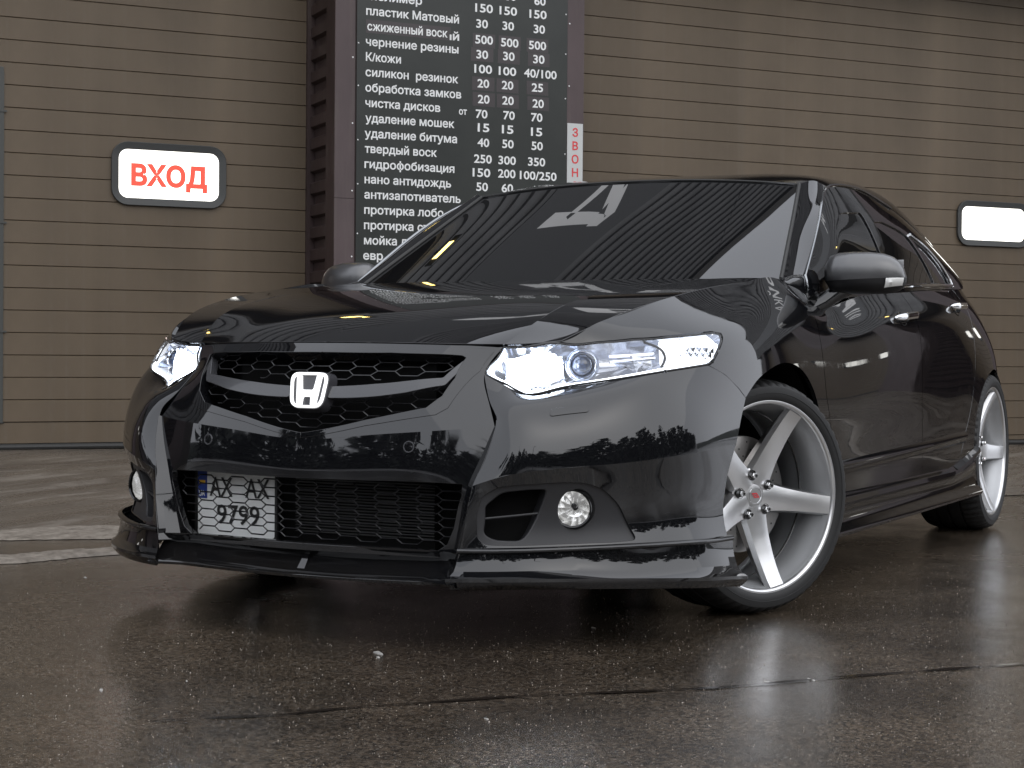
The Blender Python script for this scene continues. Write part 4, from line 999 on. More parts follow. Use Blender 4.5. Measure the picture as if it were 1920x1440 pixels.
A = Acc(); n_ = len(o_); bk_ = trap(.049, .060, .0445, .026, x=.003); bb_ = trap(.058, .069, .053, .03, x=-.03)
A.grid([list(q) for q in zip(bb_, trap(.054, .065, .0495, .029, x=.001), bk_)], closed_u=True); A.f.append(tuple(i*3+2 for i in range(n_))); A.build('emblem_back', M_EMBD, em, smooth=30)
Hh = [(.041, .0385), (.0265, .0385), (.0205, .004), (.0175, .0), (-.0175, .0), (-.0205, .004), (-.0265, .0385), (-.041, .0385), (-.031, -.0395), (-.0155, -.0395), (-.0140, -.0215), (-.0115, -.0175), (.0115, -.0175), (.0140, -.0215), (.0155, -.0395), (.031, -.0395)]
tri = geometry.tessellate_polygon([[Vector((y_, z_, 0)) for y_, z_ in Hh]]); n_ = len(Hh)
A = Acc().add([(.0105, y_, z_) for y_, z_ in Hh]+[(.003, y_, z_) for y_, z_ in Hh], [tuple(t_) for t_ in tri]+[(i, (i+1) % n_, (i+1) % n_+n_, i+n_) for i in range(n_)]); A.build('emblem_letter', M_EMB, em, smooth=0)

# parking sensors, towing-eye cover
for s_ in (1, -1):
    q = SA_LOW.inv([(.983, .303, .489)]); X_, N_, _a, _b = SA_LOW.ev(q); N_ = N_*np.sign(N_[0][0]); k_ = np.array([1, s_, 1])
    M_ = Matrix.Translation(X_[0]*k_) @ Vector(N_[0]*k_).to_track_quat('Y', 'Z').to_matrix().to_4x4()
    Acc().lathe([(0, .0015), (.0095, .0012), (.0100, .0), (.0105, -.002)], 28, M_).build('parking_sensor', M_PAINT, CAR)
    Acc().lathe([(.0108, -.001), (.0118, .0016), (.0142, .0016), (.0152, -.001)], 28, M_).build('sensor_ring', M_GREYBAR, CAR)
tc = Acc(); TC = rcorner(SC_UP.inv(np.array([(.850,.610,.552), (.845,.615,.572), (.785,.684,.584), (.786,.686,.566)])), .008); panel(tc, SC_UP, TC, uv=True, step=.012, flange=.004, lift=.0022, both=False, fine=.006); tc.build('washer_cover', M_PAINT, CAR)

# headlights
rf_ = random.Random(5)
def headlight(mm):
    k_ = MIR if mm else np.array([1, 1, 1.]); 
    H = empty('headlight', None, parent=CAR)
    outl = np.vstack([catmull(SD.inv(np.array(HL_TOP)), 4), rcorner(SD.inv(np.array(HL_TOP[-1:]+HL_END+HL_LOW[:1])), .012)[1:-1], catmull(SD.inv(np.array(HL_LOW[:5])), 3), SD.inv(np.array(HL_LOW[5:]))])
    ac = Acc(); panel(ac, SD, outl, uv=True, step=.02, gap=.0030, flange=.004, lift=.001, both=False, mirror=mm); ac.build('lens', M_CLEAR, H)
    # black edge band
    e3 = along(SD, resample(offset_poly(outl, .0045), .012), -.001)*k_
    Acc().tube([tuple(q) for q in e3], .0030, 6, closed=True).build('lens_seal', M_TRIMB, H)
    # glowing line along lower and inner edge
    le = SD.inv(np.array([(.812,.474,.720), (.855,.458,.674), (.852,.500,.646), (.842,.552,.629), (.793,.608,.640), (.742,.668,.652), (.690,.735,.665), (.600,.808,.683), (.50,.85,.698), (.445,.866,.705), (.385,.872,.748)]))
    P_ = along(SD, resample(catmull(le, 3), .02)[:-8], -.010)*k_
    P_ = along(SD, catmull(le, 4), -.010)*k_
    Acc().tube([tuple(q) for q in P_], .0050, 6).build('light_guide', M_LAMPEDGE, H)
    # reflector housing: offset surface with chrome facets
    uv_ = resample(offset_poly(outl, .004), .02); ac = Acc()
    rim = along(SD, uv_, -.006)*k_; cen = uv_.mean(0); n_ = len(uv_)
    G = []
    for a_, d_ in ((1, -.006), (.96, -.040), (.86, -.070), (.6, -.085), (.3, -.088), (.02, -.088)):
        uu = cen+(uv_-cen)*np.array([1-(1-a_)*.35 if a_ > .5 else a_*1.6, a_]); G.append([tuple(q) for q in along(SD, uu, d_)*k_])
    ac.grid([list(c) for c in zip(*G)], closed_u=True).build('reflector_housing', M_BOWLF, H, smooth=20)
    def at(x, y, z, d):      # a point behind the lens surface
        q = SD.inv([(x, y, z)]); return (along(SD, q, -d)*k_)[0]
    fwd = np.array([.93, .36, .05])*k_
    def frame_at(P__, dirv): return Matrix.Translation(P__) @ Vector(dirv).to_track_quat('Y', 'Z').to_matrix().to_4x4()
    # main beam bowl (inner) : glowing facets
    for (cx, cy, cz, R_, dd, mt) in (((.842), .520, .676, .030, .034, M_LAMPON), ((.800), .575, .678, .032, .036, M_LAMPON)):
        M_ = frame_at(at(cx, cy, cz, dd), fwd)
        pr_ = [(.002, -.030), (.012, -.029), (R_*.6, -.018), (R_*.9, -.004), (R_, .006)]
        A = Acc(); A.lathe(pr_, 24, M_).build('high_beam_reflector', mt, H, smooth=0)
    gb = SD.inv(np.array([(.826,.480,.712), (.800,.530,.722), (.770,.592,.722), (.765,.615,.690), (.770,.618,.662), (.803,.585,.646), (.843,.548,.640), (.853,.500,.655)])); gb = resample(rcorner(gb, .01), .012)
    rim = along(SD, gb, -.016)*k_; ctr = gb.mean(0); mid = along(SD, ctr+(gb-ctr)*.6, -.040)*k_; inn = along(SD, ctr+(gb-ctr)*.08, -.048)*k_
    Acc().grid([[tuple(a_), tuple(b_), tuple(c__)] for a_, b_, c__ in zip(rim, mid, inn)], closed_u=True).build('main_beam_bowl', M_LAMPON, H, smooth=15)
    for (x_, y_, z_, w_) in ((.80,.570,.658,.04), (.835,.52,.668,.035), (.79,.585,.690,.035)):
        A = Acc(); M_ = frame_at(at(x_, y_, z_, .030), fwd)
        for ii in range(5):
            for jj in range(3):
                cx, cz = (ii-2)*w_*.24, (jj-1)*w_*.24; A.add([tuple(M_ @ Vector(q)) for q in ((cx-w_*.11, 0, cz-w_*.11), (cx+w_*.11, 0, cz-w_*.11), (cx+w_*.11, 0, cz+w_*.11), (cx-w_*.11, 0, cz+w_*.11), (cx, .006, cz))], [(0, 1, 4), (1, 2, 4), (2, 3, 4), (3, 0, 4)])
        A.build('reflector_facets', M_LAMPON, H, smooth=0, fix=False)
    for (x_, y_, z_, n_f) in ((.846,.545,.634,5), (.815,.575,.637,5), (.832,.50,.712,4), (.790,.560,.722,5)):
        A = Acc(); M_ = frame_at(at(x_, y_, z_, .012), fwd)
        for ii in range(n_f):
            cx, cz = (ii-n_f/2+.5)*.0105, rf_.uniform(-.003, .003); A.add([tuple(M_ @ Vector(q)) for q in ((cx-.0048, 0, cz-.0045), (cx+.0048, 0, cz-.0045), (cx+.0048, 0, cz+.0045), (cx-.0048, 0, cz+.0045), (cx+.001, .005, cz))], [(0, 1, 4), (1, 2, 4), (2, 3, 4), (3, 0, 4)])
        A.build('reflector_facets', M_LAMPSOFT if z_ > .68 else M_BOWLF, H, smooth=0, fix=False)
    # projector
    pc = at(.748, .665, .700, .030); M_ = frame_at(pc, fwd)
    A = Acc(); A.lathe([(0, .020), (.012, .018), (.022, .011), (.0275, .0), (.028, -.01)], 40, M_).build('projector_lens', M_PROJ, H)
    A = Acc(); A.lathe([(.0285, -.02), (.0285, .004), (.033, .010), (.038, .004), (.040, -.02)], 40, M_).build('projector_ring', M_BOWL, H)
    A = Acc(); A.lathe([(.040, -.004), (.0415, .003), (.043, -.004)], 40, M_).build('projector_bezel', M_BOWL, H)
    A = Acc(); A.tube([tuple(M_ @ Vector((.046, .0, .012))), tuple(M_ @ Vector((.095 if not mm else .095, -.012, .006)))], .010, 10).build('chrome_fin', M_BOWL, H)
    # chrome step and divider between projector and side lamp
    dv = SD.inv(np.array([(.640,.735,.748), (.560,.785,.752), (.575,.800,.700), (.660,.765,.675)])); dv = resample(rcorner(dv, .008), .012)
    r1_ = along(SD, dv, -.020)*k_; c1_ = dv.mean(0); r2_ = along(SD, c1_+(dv-c1_)*.7, -.055)*k_; r3_ = along(SD, c1_+(dv-c1_)*.1, -.060)*k_
    Acc().grid([[tuple(a_), tuple(b_), tuple(c__)] for a_, b_, c__ in zip(r1_, r2_, r3_)], closed_u=True).build('chrome_pocket', M_BOWLF, H, smooth=15)
    P_ = along(SD, SD.inv(np.array([(.600,.755,.752), (.575,.788,.735), (.578,.805,.712), (.600,.806,.690)])), -.010)*k_; Acc().tube([tuple(q) for q in catmull(P_, 4)], .0035, 6).build('divider', M_PLAST, H)
    for jj in range(2):
        P_ = along(SD, SD.inv(np.array([(.690,.706,.722-.016*jj), (.640,.750,.727-.016*jj), (.590,.785,.731-.016*jj)])), -.024)*k_; Acc().tube([tuple(q) for q in catmull(P_, 4)], .0042, 6).build('chrome_fin', M_BOWL, H)
    # outer bowl with the side lamp
    A = Acc(); c_ = at(.50, .825, .735, .020)
    uvb = SD.inv(np.array([(.56,.775,.752), (.50,.812,.766), (.40,.848,.775), (.38,.868,.752), (.43,.870,.712), (.52,.845,.698), (.60,.80,.690), (.585,.79,.72)])); uvb = resample(rcorner(uvb, .01), .012)
    rim = along(SD, uvb, -.012)*k_; ctr = uvb.mean(0); mid = along(SD, ctr+(uvb-ctr)*.55, -.038)*k_; inn = along(SD, ctr+(uvb-ctr)*.1, -.045)*k_
    Acc().grid([[tuple(a_), tuple(b_), tuple(c__)] for a_, b_, c__ in zip(rim, mid, inn)], closed_u=True).build('side_lamp_reflector', M_LAMPSOFT, H, smooth=15)
    A = Acc(); M_ = frame_at(at(.455, .845, .728, .026), fwd)
    for ii in range(6):
        for jj in range(3):
            cx, cz = (ii-2.5)*.0155+(.006 if jj % 2 else 0), (jj-1)*.013-.006; A.add([tuple(M_ @ Vector(q)) for q in ((cx-.0075, 0, cz-.0075), (cx+.0075, 0, cz-.0075), (cx+.0075, 0, cz+.0075), (cx-.0075, 0, cz+.0075), (cx+.002, .007, cz-.002))], [(0, 1, 4), (1, 2, 4), (2, 3, 4), (3, 0, 4)])
    A.build('reflector_facets', M_BOWL, H, smooth=0, fix=False)
    return H
M_BOWLF = mat('lamp_housing', (.50, .52, .57), .14, metal=1, emit=(.8, .86, 1), es=.10)  # housing is no source: weak emission stands in for lamp light falling on it
headlight(False); headlight(True)

# fog lamps in plastic bezels
for mm in (False, True):
    k_ = MIR if mm else np.array([1, 1, 1.])
    ac = Acc(); hol_v = rcorner(SC_LOW.inv(np.array([(.972,.500,.285), (.972,.505,.355), (.955,.540,.385), (.905,.605,.394), (.880,.632,.394), (.895,.615,.32), (.925,.590,.272), (.965,.530,.272)])), .018)
    q = SC_LOW.inv([(.828, .683, .340)])[0]; th = np.linspace(0, 2*PI, 33)[:-1]
    circ = np.array([(q[0]+.052*math.cos(a_), q[1]+.052*math.sin(a_)) for a_ in th])
    bz2 = offset_poly(bz, .0015)
    panel(ac, SC_LOW, bz2, holes=[hol_v, circ], uv=True, step=.012, flange=.05, rnd=.004, lift=-.006, both=False, mirror=mm, fine=.008)
    bzl = ac.build('fog_bezel', M_PLAST, CAR)
    P_ = along(SC_LOW, [tuple(SC_LOW.inv([c_])[0]) for c_ in ((.965,.508,.322), (.93,.565,.326), (.892,.62,.330))], -.016)*k_
    Acc().tube([tuple(v_) for v_ in P_], .003, 6).build('vent_blade', M_PLAST, CAR)
    bkp = along(SC_LOW, resample(offset_poly(bz, .008), .03), -.055)*k_; A = Acc(); A.add([tuple(v_) for v_ in bkp]+[tuple(bkp.mean(0))], [(i, (i+1) % len(bkp), len(bkp)) for i in range(len(bkp))]); A.build('vent_back', M_DARK, CAR, smooth=0)
    c_ = (along(SC_LOW, [tuple(q)], -.022)*k_)[0]; M_ = Matrix.Translation(c_) @ Vector(np.array([.95, .30, .02])*k_).to_track_quat('Y', 'Z').to_matrix().to_4x4() @ Matrix.Scale(1.24, 4)
    fl = Acc().lathe([(.0335, .018), (.037, .020), (.040, .014), (.041, -.03)], 40, M_).build('fog_lamp_rim', M_TRIMB, CAR)
    A = Acc().lathe([(.006, -.020), (.012, -.017), (.019, -.012), (.026, -.004), (.031, .004), (.0345, .012)], 13, M_)
    jr = random.Random(8); n6 = 6
    for i_ in range(len(A.v)):
        if i_ % n6 not in (0, 5): A.v[i_] = tuple(Vector(A.v[i_])+Vector((jr.uniform(-.0022, .0022), jr.uniform(-.0012, .0012), jr.uniform(-.0012, .0012))))
    A.build('fog_reflector', M_FOGR, CAR, smooth=0)
    Acc().lathe([(.0, .0), (.0055, -.001), (.006, -.008), (.006, -.024)], 20, M_ @ Matrix.Translation((0, 0, .004))).build('fog_bulb', M_LUG, CAR)
    Acc().lathe([(0, .020), (.015, .0185), (.028, .0165), (.035, .014)], 40, M_).build('fog_lens', M_CLEAR, CAR)

# number plate behind the mesh
pm = Matrix(((0, 0, 1, 0), (1, 0, 0, 0), (0, 1, 0, 0), (0, 0, 0, 1)))
PLM = Matrix.Translation((.9, -.275, .315)) @ Matrix.Rotation(PI/2, 4, 'Z')      # local x -> +y (car), local -y -> +x
pn = Acc(); o_ = rounded(-.132, .128, -.088, .092, .010); A = slab(o_, -.002, .0); A.xf(PLM); PN = A.build('number_plate', M_PLW, CAR, smooth=0)
A = ring(rounded(-.136, .132, -.092, .096, .012), rounded(-.128, .124, -.084, .088, .008), -.006, .002); A.xf(PLM); A.build('plate_holder', M_PLK, CAR, smooth=0)
A = slab([(-.128, .012), (-.098, .012), (-.098, .088), (-.128, .088)], -.0032, -.002); A.xf(PLM); A.build('plate_band', M_PLB, CAR, smooth=0)
A = slab([(-.1225, .050), (-.1035, .050), (-.1035, .060), (-.1225, .060)], -.0042, -.0032); A.xf(PLM); A.build('plate_flag', M_PLY, CAR, smooth=0)
def plt(tx, x, z, h, w): 
    o = lettering(tx, h, M_PLK, PLM @ Matrix.Translation((x, -.0035, z)), CAR, name='plate_lettering', width=w, bold=.012); return o
plt('AX', -.088, .020, .052, .075); plt('AX', .028, .020, .052, .078); plt('9799', -.064, -.052, .052, .138)
o = lettering('UA', .016, M_PLW, PLM @ Matrix.Translation((-.1235, -.0042, .018)), CAR, name='plate_lettering', width=.020, bold=.01)

# front lip in three blades
LT = [(1.004,.452,.236), (.975,.54,.238), (.918,.626,.240), (.822,.735,.243), (.735,.81,.244), (.65,.862,.244), (.575,.895,.243), (.50,.912,.242), (.402,.920,.240)]
LE = [(1.036,.436,.179), (1.030,.50,.182), (.985,.60,.184), (.90,.70,.182), (.80,.79,.178), (.69,.875,.172), (.587,.935,.166), (.49,.957,.160), (.402,.963,.150)]
def lip(k_):
    T_, E_ = catmull(LT, 6), catmull(LE, 6); G = []
    for a_, b_ in zip(T_, E_):
        o = b_-a_; h = np.array([o[0], o[1], 0]); z = np.array([0, 0, o[2]])
        row = [a_+np.array([0, 0, .010]), a_+h*.04+z*.10, a_+h*.10+z*.35, a_+h*.30+z*.66, a_+h*.62+z*.84, b_+np.array([0, 0, .004]), b_-h*.02+np.array([0, 0, -.004]), b_-h*.16+np.array([0, 0, -.012]), b_-h*.50+np.array([0, 0, -.024]), a_-h*.4+np.array([0, 0, -.075])]
        G.append([tuple(q*k_) for q in row])
    A = Acc().grid(G)
    for e_ in (0, len(G)-1): b0 = e_*10; A.f.append(tuple(range(b0, b0+10)) if e_ else tuple(range(b0, b0+10))[::-1])
    return A.build('lip_blade', M_PAINT, CAR, smooth=24)
lip(np.array([1, 1, 1.])); lip(MIR)
def ledge(k_):
    T_ = catmull(LT, 6); G = []
    for a_ in T_:
        d = np.array([.6, .8, 0]) if a_[0] < .95 else np.array([1, .3, 0]); d /= np.linalg.norm(d)
        G.append([tuple((a_+v)*k_) for v in (-d*.004+np.array([0, 0, .018]), d*.006+np.array([0, 0, .016]), d*.009+np.array([0, 0, .012]), d*.007+np.array([0, 0, .006]), -d*.004+np.array([0, 0, .003]))])
    return Acc().grid(G).build('lip_ledge', M_PAINT, CAR, smooth=60)
ledge(np.array([1, 1, 1.])); ledge(MIR)
G = []
for y_ in np.linspace(-.462, .462, 33):
    x_ = float(np.interp(abs(y_), [0, .2, .38, .45], [1.000, .992, .975, 1.002])); dz = .010*min(1, abs(y_)/.45)**2
    G.append([(x_-.004, y_, .240), (x_-.010, y_, .225), (x_-.030, y_, .205+dz), (x_+.004, y_, .176+dz*.3), (x_+.028, y_, .169+dz*.5), (x_+.034, y_, .164+dz*.5), (x_+.030, y_, .157+dz*.5), (x_-.10, y_, .150)])
Acc().grid(G).build('lip_centre', M_PAINT, CAR, smooth=45)
Acc().add([(.975, -.008, .212), (.975, .008, .212), (1.004, .011, .176), (1.004, -.011, .176), (.95, -.008, .212), (.95, .008, .212), (.95, .011, .176), (.95, -.011, .176)], [(0, 1, 2, 3), (0, 3, 7, 4), (1, 5, 6, 2), (4, 5, 1, 0)]).build('lip_fin', M_PAINT, CAR, smooth=0)

# side skirts
for s_ in (1, -1):
    G = []
    for x_ in np.linspace(-.405, -2.40, 41):
        f = min(1, (-.405-x_)/.25); g_ = max(0, (-1.95-x_)/.45); zt = .292+.070*g_**1.5; zb = .182+.0*g_
        G.append([(x_, s_*y_, z_) for y_, z_ in ((.898, zt+.012), (.915, zt), (.926, zt-.008), (.929, zt-.022), (.916, zt-.040), (.910, .232+.02*g_), (.918, .205), (.936, .190), (.940, .180), (.934, .170), (.84, .165))])
    A = Acc().grid(G); n_ = len(G[0]); A.f += [tuple(range(n_)), tuple(range(40*n_, 41*n_))]
    A.build('side_skirt', M_PAINT, CAR, smooth=40)
    # door-bottom rub strip
    P_ = along(SD, SD.inv(np.array([(-.50,.91,.372), (-1.0,.91,.380), (-1.6,.912,.392), (-2.0,.912,.402), (-2.2,.912,.405)])), .001)
    cc = catmull(P_, 8); Acc().grid([[tuple((q+v)*np.array([1, s_, 1])) for v in (np.array([0, -.004, .028]), np.array([0, .008, .012]), np.array([0, .010, 0]), np.array([0, .002, -.016]), np.array([0, -.004, -.024]))] for q in cc]).build('door_moulding', M_PAINT, CAR, smooth=60)

# door handles
for s_ in (1, -1):
    for dr, uvs in ((DF, [(-1.235,.89,.842), (-1.33,.893,.851), (-1.43,.893,.857), (-1.475,.893,.859)]), (DR, [(-2.085,.88,.902), (-2.15,.88,.905), (-2.24,.88,.909), (-2.29,.88,.910)])):
        P_ = along(SD, SD.inv(np.array(uvs)), .024); cc = catmull(P_, 6); n_ = len(cc); A = Acc(); G = []
        for i, q in enumerate(cc):
            e_ = min(1, i/4, (n_-1-i)/4); w = .0135*(.35+.65*e_**.5); G.append([(q[0], s_*(q[1]-.020*(1-e_)+.0065*math.cos(a_)), q[2]+w*math.sin(a_)) for a_ in np.linspace(0, 2*PI, 15)[:-1]])
        A.grid(G, closed_v=True); A.f += [tuple(range(14)), tuple(range((n_-1)*14, n_*14))]
        A.build('door_handle', M_CHROME, dr[0 if s_ > 0 else 1], smooth=60)
        q = SD.inv([uvs[1]])[0]; th = np.linspace(0, 2*PI, 21)[:-1]; ring_ = along(SD, [(q[0]+.045*math.cos(a_), q[1]+.026*math.sin(a_)) for a_ in th], .0012)*np.array([1, s_, 1])
        A = Acc(); A.add([tuple(v_) for v_ in ring_]+[tuple(ring_.mean(0)+np.array([0, -s_*.008, 0]))], [(i, (i+1) % 20, 20) for i in range(20)]); A.build('handle_recess', M_TRIMB, dr[0 if s_ > 0 else 1], smooth=60)

# door mirrors
def mirror_housing(s_):
    R = empty('door_mirror', None, parent=CAR)
    secs = [(.835,.972,.036), (.850,.972,.060), (.875,.972,.068), (.92,.972,.0705), (.97,.971,.070), (1.01,.969,.0665), (1.035,.966,.060), (1.055,.962,.048), (1.068,.958,.032), (1.075,.955,.012)]
    def sec(y_, zc, h, top):
        out = []; n = 20; dp = .070*math.sqrt(min(1, max(.05, (1.078-y_)/.10)))*math.sqrt(min(1, max(.1, (y_-.825)/.04)))
        for k in range(n+1):
            a_ = (0 if top else PI)+PI*k/n      # top: front -> over -> back
            c_, s1 = math.cos(a_), math.sin(a_); e = .72
            zz = h*math.copysign(abs(s1)**e, s1)*(1.0 if s1 > 0 else .86); xx = dp*math.copysign(abs(c_)**.85, c_)
            split = .022-.10*(y_-.835)*.0-.012
            out.append((-.66+xx-(y_-.95)*.10, s_*y_, zc+zz))
        return out
    zsp = lambda y_: .951+.045*(y_-.85)
    full = []
    for y_, zc, h in secs:
        t_ = sec(y_, zc, h, True); b_ = sec(y_, zc, h, False); full.append(t_+b_[1:-1])
    A = Acc().grid(full, closed_v=True); n_ = len(full[0]); A.f += [tuple(range(n_)), tuple(range((len(full)-1)*n_, len(full)*n_))]
    # split into painted cap and black foot by height
    B_ = Acc(); up = []; dn = []
    for f in A.f:
        c_ = np.mean([A.v[i] for i in f], 0); (up if c_[2] > zsp(abs(c_[1])) else dn).append(f)
    # snap the border rows onto the split line
    V_ = np.array(A.v); idx = sorted({i for f in up for i in f} & {i for f in dn for i in f})
    for i in idx: V_[i][2] = zsp(abs(V_[i][1]))
    Acc().add(V_.tolist(), up).build('mirror_cap', M_MIRCAP, R, smooth=70)
    Acc().add((V_*np.array([1, 1, 1])).tolist(), dn).build('mirror_base', M_TRIMB2, R, smooth=70)
    Acc().tube([(-.60, s_*.80, .866), (-.62, s_*.83, .885), (-.645, s_*.865, .915), (-.66, s_*.90, .935)], .026, 12).build('mirror_stalk', M_PAINT, R)
    Acc().add([(-.50, s_*.818, .885), (-.76, s_*.825, .905), (-.77, s_*.812, .985), (-.66, s_*.81, .95)], [(0, 1, 2, 3)]).build('mirror_sail', M_TRIMB, R, smooth=0)
    G = []
    for k in range(7):
        y_ = 1.030+.0075*k; zt = zsp(y_)-.001; zb = zt-.030+.001*k; dpx = [.058, .057, .055, .051, .045, .036, .022][k]
        G.append([(-.66+dpx-(y_-.95)*.10, s_*y_, zt), (-.66+dpx+.006-(y_-.95)*.10, s_*y_, (zt+zb)/2), (-.66+dpx-.004-(y_-.95)*.10, s_*(y_-.006), zb)])
    Acc().grid(G).build('indicator', M_IND, R, smooth=60)
    Acc().box(-.742, -.738, min(s_*.86, s_*1.05), max(s_*.86, s_*1.05), .93, 1.02).build('mirror_glass', M_CHROME, R, smooth=0)
    return R
M_MIRCAP = mat('mirror_cap_paint', (.014, .014, .016), .4, coat=1.0); M_MIRCAP.node_tree.nodes['Principled BSDF'].inputs['Coat Roughness'].default_value = .28; M_MIRCAP.node_tree.nodes['Principled BSDF'].inputs['Coat IOR'].default_value = 1.8
M_TRIMB2 = mat('mirror_black', (.006, .006, .007), .45)
mirror_housing(1); mirror_housing(-1)

# wheels
RT, RF_ = .327, .272
def wheel_proto():
    W = empty('wheel', None, parent=CAR)
    # tyre: carcass with grooves and shoulder lugs (axis = local Y, outside face at +y)
    half = .118; yc = -.118
    prof = [(.262, .004), (.268, .010), (.278, .0145), (.292, .0155), (.306, .012), (.3155, .004), (.321, -.008), (.3245, -.020), (.326, -.030)]
    ctr = [(.327, -.036), (.327, -.060), (.319, -.061), (.319, -.069), (.327, -.070), (.3275, -.112), (.319, -.113), (.319, -.123), (.3275, -.124), (.327, -.166), (.319, -.167), (.319, -.175), (.327, -.176), (.327, -.200)]
    back = [(r, -.236-y) for r, y in prof[::-1]]
    P_ = prof+ctr+back; n = 180; G = []
    for k in range(n):
        a_ = 2*PI*k/n; lug = (k % 3 == 0); row = []
        for r, y in P_:
            rr_ = r
            if lug and r > .3135 and (y > -.056 or y < -.180): rr_ = r-.0065
            row.append((rr_*math.cos(a_), y, rr_*math.sin(a_)))
        G.append(row)
    Acc().grid(G, closed_u=True).build('tyre', M_TYRE, W, smooth=25, fix=False)
    Acc().lathe([(.2885, .0160), (.2895, .0168), (.2905, .0160)], 96).build('tyre_bead_line', M_TYRE, W)
    rim = [(.255, -.232), (.268, -.236), (.270, -.230), (.262, -.215), (.250, -.19), (.240, -.15), (.2385, -.08), (.243, -.045), (.2505, -.028), (.2535, -.012), (.2560, -.002)]
    Acc().lathe(rim, 96).build('rim_barrel', M_SILVERD, W, smooth=60)
    Acc().lathe([(.2560, -.004), (.2570, .0035), (.2610, .0085), (.2675, .0095), (.2715, .0065), (.2725, .000), (.2690, -.008), (.262, -.012)], 128).build('rim_flange', M_SILVER, W, smooth=60)
    Acc().lathe([(.2385, -.10), (.2365, -.102), (.2365, -.106), (.2385, -.108)], 96).build('rim_step_line', M_LUG, W)
    # spokes
    base = math.radians(SPOKE0)
    first = None
    for k in range(5):
        if first is None:
            A = Acc(); G = []
            for i in range(15):
                u = i/14; r = .030+(.2545-.030)*u
                w = .058*(1-u)**2.6*.6+ .0335*(1-u)+.0245*u+.0     # half width
                w = float(np.interp(r, [.03, .055, .075, .10, .15, .20, .2545], [.028, .040, .0375, .0340, .0300, .0270, .0258]))
                yf = float(np.interp(r, [.03, .07, .12, .17, .21, .235, .2545], [-.050, -.0485, -.0415, -.0300, -.0175, -.0085, .0015]))
                dp = float(np.interp(r, [.03, .08, .2, .2545], [.055, .050, .038, .026])); cr = .0045*(1-u)+.001
                sp = .55+.1*u
                G.append([(r, yf-dp, -w*.92), (r, yf-.016, -w*1.18), (r, yf-.0035, -w*1.02), (r, yf, -w*.97), (r, yf+cr*.8, -w*.5), (r, yf+cr, 0), (r, yf+cr*.8, w*.5), (r, yf, w*.97), (r, yf-.0035, w*1.02), (r, yf-.016, w*1.18), (r, yf-dp, w*.92)])
            A.grid(G, closed_v=True); m_ = len(G[0]); A.f += [tuple(range(m_)), tuple(range(14*m_, 15*m_))]
            o = A.build('spoke', M_SILVER, W, smooth=32); first = o
        else: o = first.copy(); COL.objects.link(o); o.parent = W
        o.rotation_euler = (0, -(base+2*PI*k/5), 0)
    # hub with lug bores, cap and logo
    hubp = [(.0335, -.0475), (.040, -.0465), (.052, -.0478), (.066, -.0500), (.0765, -.0560), (.0800, -.068), (.080, -.12)]
    Acc().lathe(hubp, 60).build('hub', M_SILVER, W, smooth=40)
    Acc().lathe([(0, -.0435), (.020, -.0437), (.0290, -.0445), (.0325, -.0465), (.034, -.050)], 48).build('centre_cap', M_CAP, W)
    Acc().lathe([(.0222, -.0433), (.0228, -.0426), (.0234, -.0433)], 48).build('cap_ring', M_CHROME, W)
    lg = Acc(); sq = [(-.0150, -.0062), (-.0045, .0072), (.0150, .0072), (.0050, -.0062)]
    inn = [(x*.62, z*.5) for x, z in sq]
    G = [[(a_[0], -.0415, a_[1]), (b_[0], -.0415, b_[1])] for a_, b_ in zip(sq, inn)]; lg.grid(G, closed_u=True).build('cap_logo', M_CAPR, W, smooth=0)
    lg = Acc(); lg.box(-.003, .003, -.0420, -.0413, -.0008, .0012).build('cap_logo', M_CAPR, W, smooth=0)
    for k in range(5):
        a_ = base+2*PI*(k+.5)/5+0.0; M_ = Matrix.Translation((.0575*math.cos(a_), 0, .0575*math.sin(a_)))
        Acc().lathe([(.0135, -.052), (.0140, -.0445), (.0150, -.0440), (.0155, -.050)], 24, M_).build('lug_bore', M_LUG, W)
        Acc().lathe([(.0138, -.0462), (.0, -.0462)], 24, M_).build('lug_seat', M_LUG, W)
        nut = Acc().lathe([(.0035, -.036), (.0040, -.0290), (.0072, -.0290), (.0085, -.031), (.0085, -.047)], 6, M_).build('lug_nut', M_CHROME, W, smooth=0)
    return W
SPOKE0 = 44.0
def brake(W, red, ang):
    D = Acc().lathe([(.055, -.108), (.056, -.100), (.070, -.098), (.160, -.098), (.164, -.100), (.164, -.122), (.160, -.124), (.06, -.124)], 96).build('brake_disc', M_DISC, W, smooth=40)
    Acc().lathe([(0, -.095), (.050, -.095), (.056, -.099)], 40).build('disc_hat', M_DISC, W)
    H = Acc()
    for i in range(36):
        for rr_ in ((.086, .128) if i % 2 else (.107, .148)):
            a_ = 2*PI*i/36+rr_*2; H.lathe([(0, -.0975), (.0028, -.0975)], 8, Matrix.Translation((rr_*math.cos(a_), 0, rr_*math.sin(a_))))
    H.build('disc_holes', M_DISCH, W, smooth=0, fix=False, kind='stuff')
    G = []
    for k in range(13):
        a_ = ang+(k/12-.5)*1.05; e_ = .004 if k in (0, 12) else 0
        G.append([(r*math.cos(a_), y, r*math.sin(a_)) for r, y in ((.100+e_, -.085-e_), (.104, -.074-e_), (.150, -.072-e_), (.172-e_, -.080), (.176-e_, -.10), (.176-e_, -.135), (.100, -.135))])
    A = Acc().grid(G, closed_v=True); A.f += [tuple(range(7)), tuple(range(84, 91))]; A.build('caliper', M_RED if red else M_PLAST, W, smooth=40)
W0 = wheel_proto()
def copy_tree(o, parent):
    c = o.copy(); COL.objects.link(c); c.parent = parent
    for ch in o.children: copy_tree(ch, c)
    return c
W1 = copy_tree(W0, CAR); W2 = copy_tree(W0, CAR); W3 = copy_tree(W0, CAR)
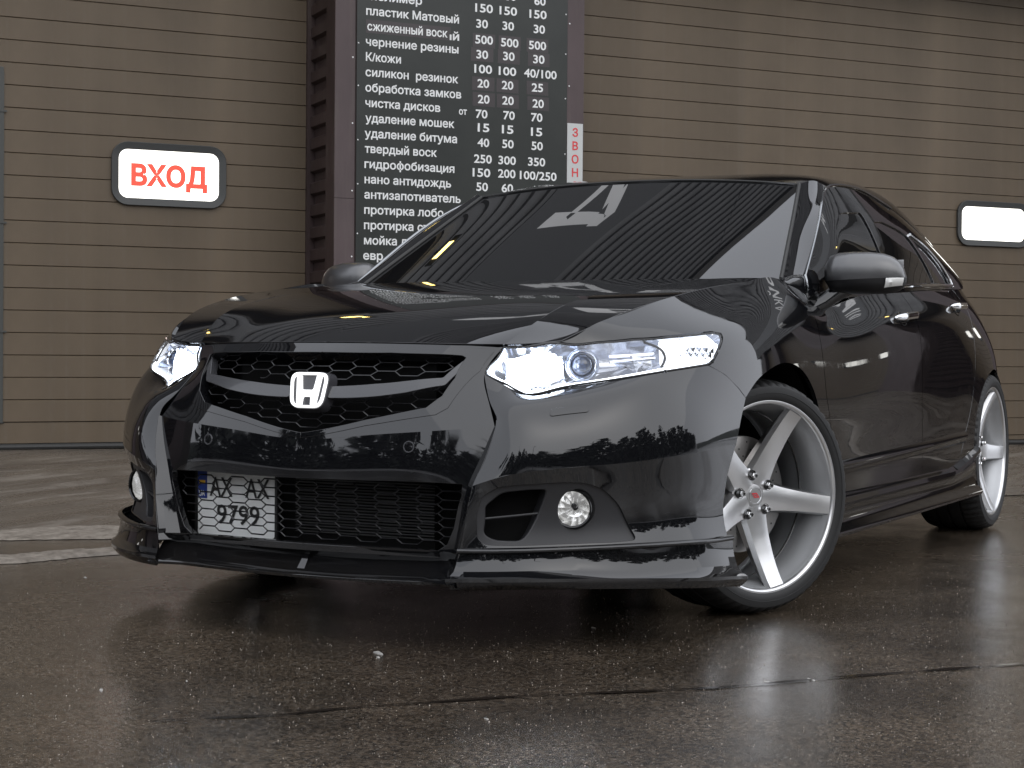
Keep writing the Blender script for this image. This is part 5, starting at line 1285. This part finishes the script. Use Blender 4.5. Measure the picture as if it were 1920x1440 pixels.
STEER = math.radians(-25.73)
brake(W0, False, math.radians(35)); brake(W1, True, math.radians(22)); brake(W2, False, math.radians(30)); brake(W3, True, math.radians(15))
W0.matrix_world = Matrix.Translation((.02, .8756, RT)) @ Matrix.Rotation(STEER, 4, 'Z')
W1.matrix_world = Matrix.Translation((-2.705, .9000, RT)) @ Matrix.Rotation(math.radians(.4), 4, 'X') @ Matrix.Rotation(math.radians(4), 4, 'Y')
W2.matrix_world = Matrix.Translation((-.02, -.8756, RT)) @ Matrix.Rotation(STEER, 4, 'Z') @ Matrix.Rotation(PI, 4, 'Z')
W3.matrix_world = Matrix.Translation((-2.705, -.9000, RT)) @ Matrix.Rotation(PI, 4, 'Z') @ Matrix.Rotation(math.radians(40), 4, 'Y')

# underbody and wheel-arch liners
U = Acc().box(-3.55, .82, -.56, .56, .19, .62).box(-2.30, -.50, -.86, .86, .20, .60).box(-3.5, -3.12, -.55, .55, .24, .85).box(.46, .62, -.78, .78, .22, .60)
U.box(-2.9, -.35, -.66, .66, .60, .84).build('underbody', M_DARK, CAR, smooth=0)
for cx, rr_, z_ in ((-.005, .42, .325), (-2.705, .40, .32)):
    for s_ in (1, -1):
        G = [[(cx+rr_*math.cos(a_)*(1.0), s_*y_, z_+rr_*.93*math.sin(a_)) for y_ in (.40, .885)] for a_ in np.linspace(-.35, PI+.35, 31)]
        A = Acc().grid(G); b0 = len(A.v); A.add([(cx, s_*.41, z_)]+[(cx+rr_*math.cos(a_), s_*.41, z_+rr_*.93*math.sin(a_)) for a_ in np.linspace(-.35, PI+.35, 31)], [(0, i, i+1) for i in range(1, 31)])
        A.build('wheel_arch_liner', M_DARK, CAR, smooth=0)
# exhaust the dark gap between bonnet and windscreen: cowl
Acc().grid([[(x_, y_, z_) for x_, z_ in ((-.20, .915), (-.30, .915), (-.47, .94))] for y_ in np.linspace(-.74, .74, 9)]).build('cowl_panel', M_PLAST, CAR)
Acc().box(-.2, .70, -.50, .50, .55, .70).build('engine_bay', M_DARK, CAR, smooth=0)
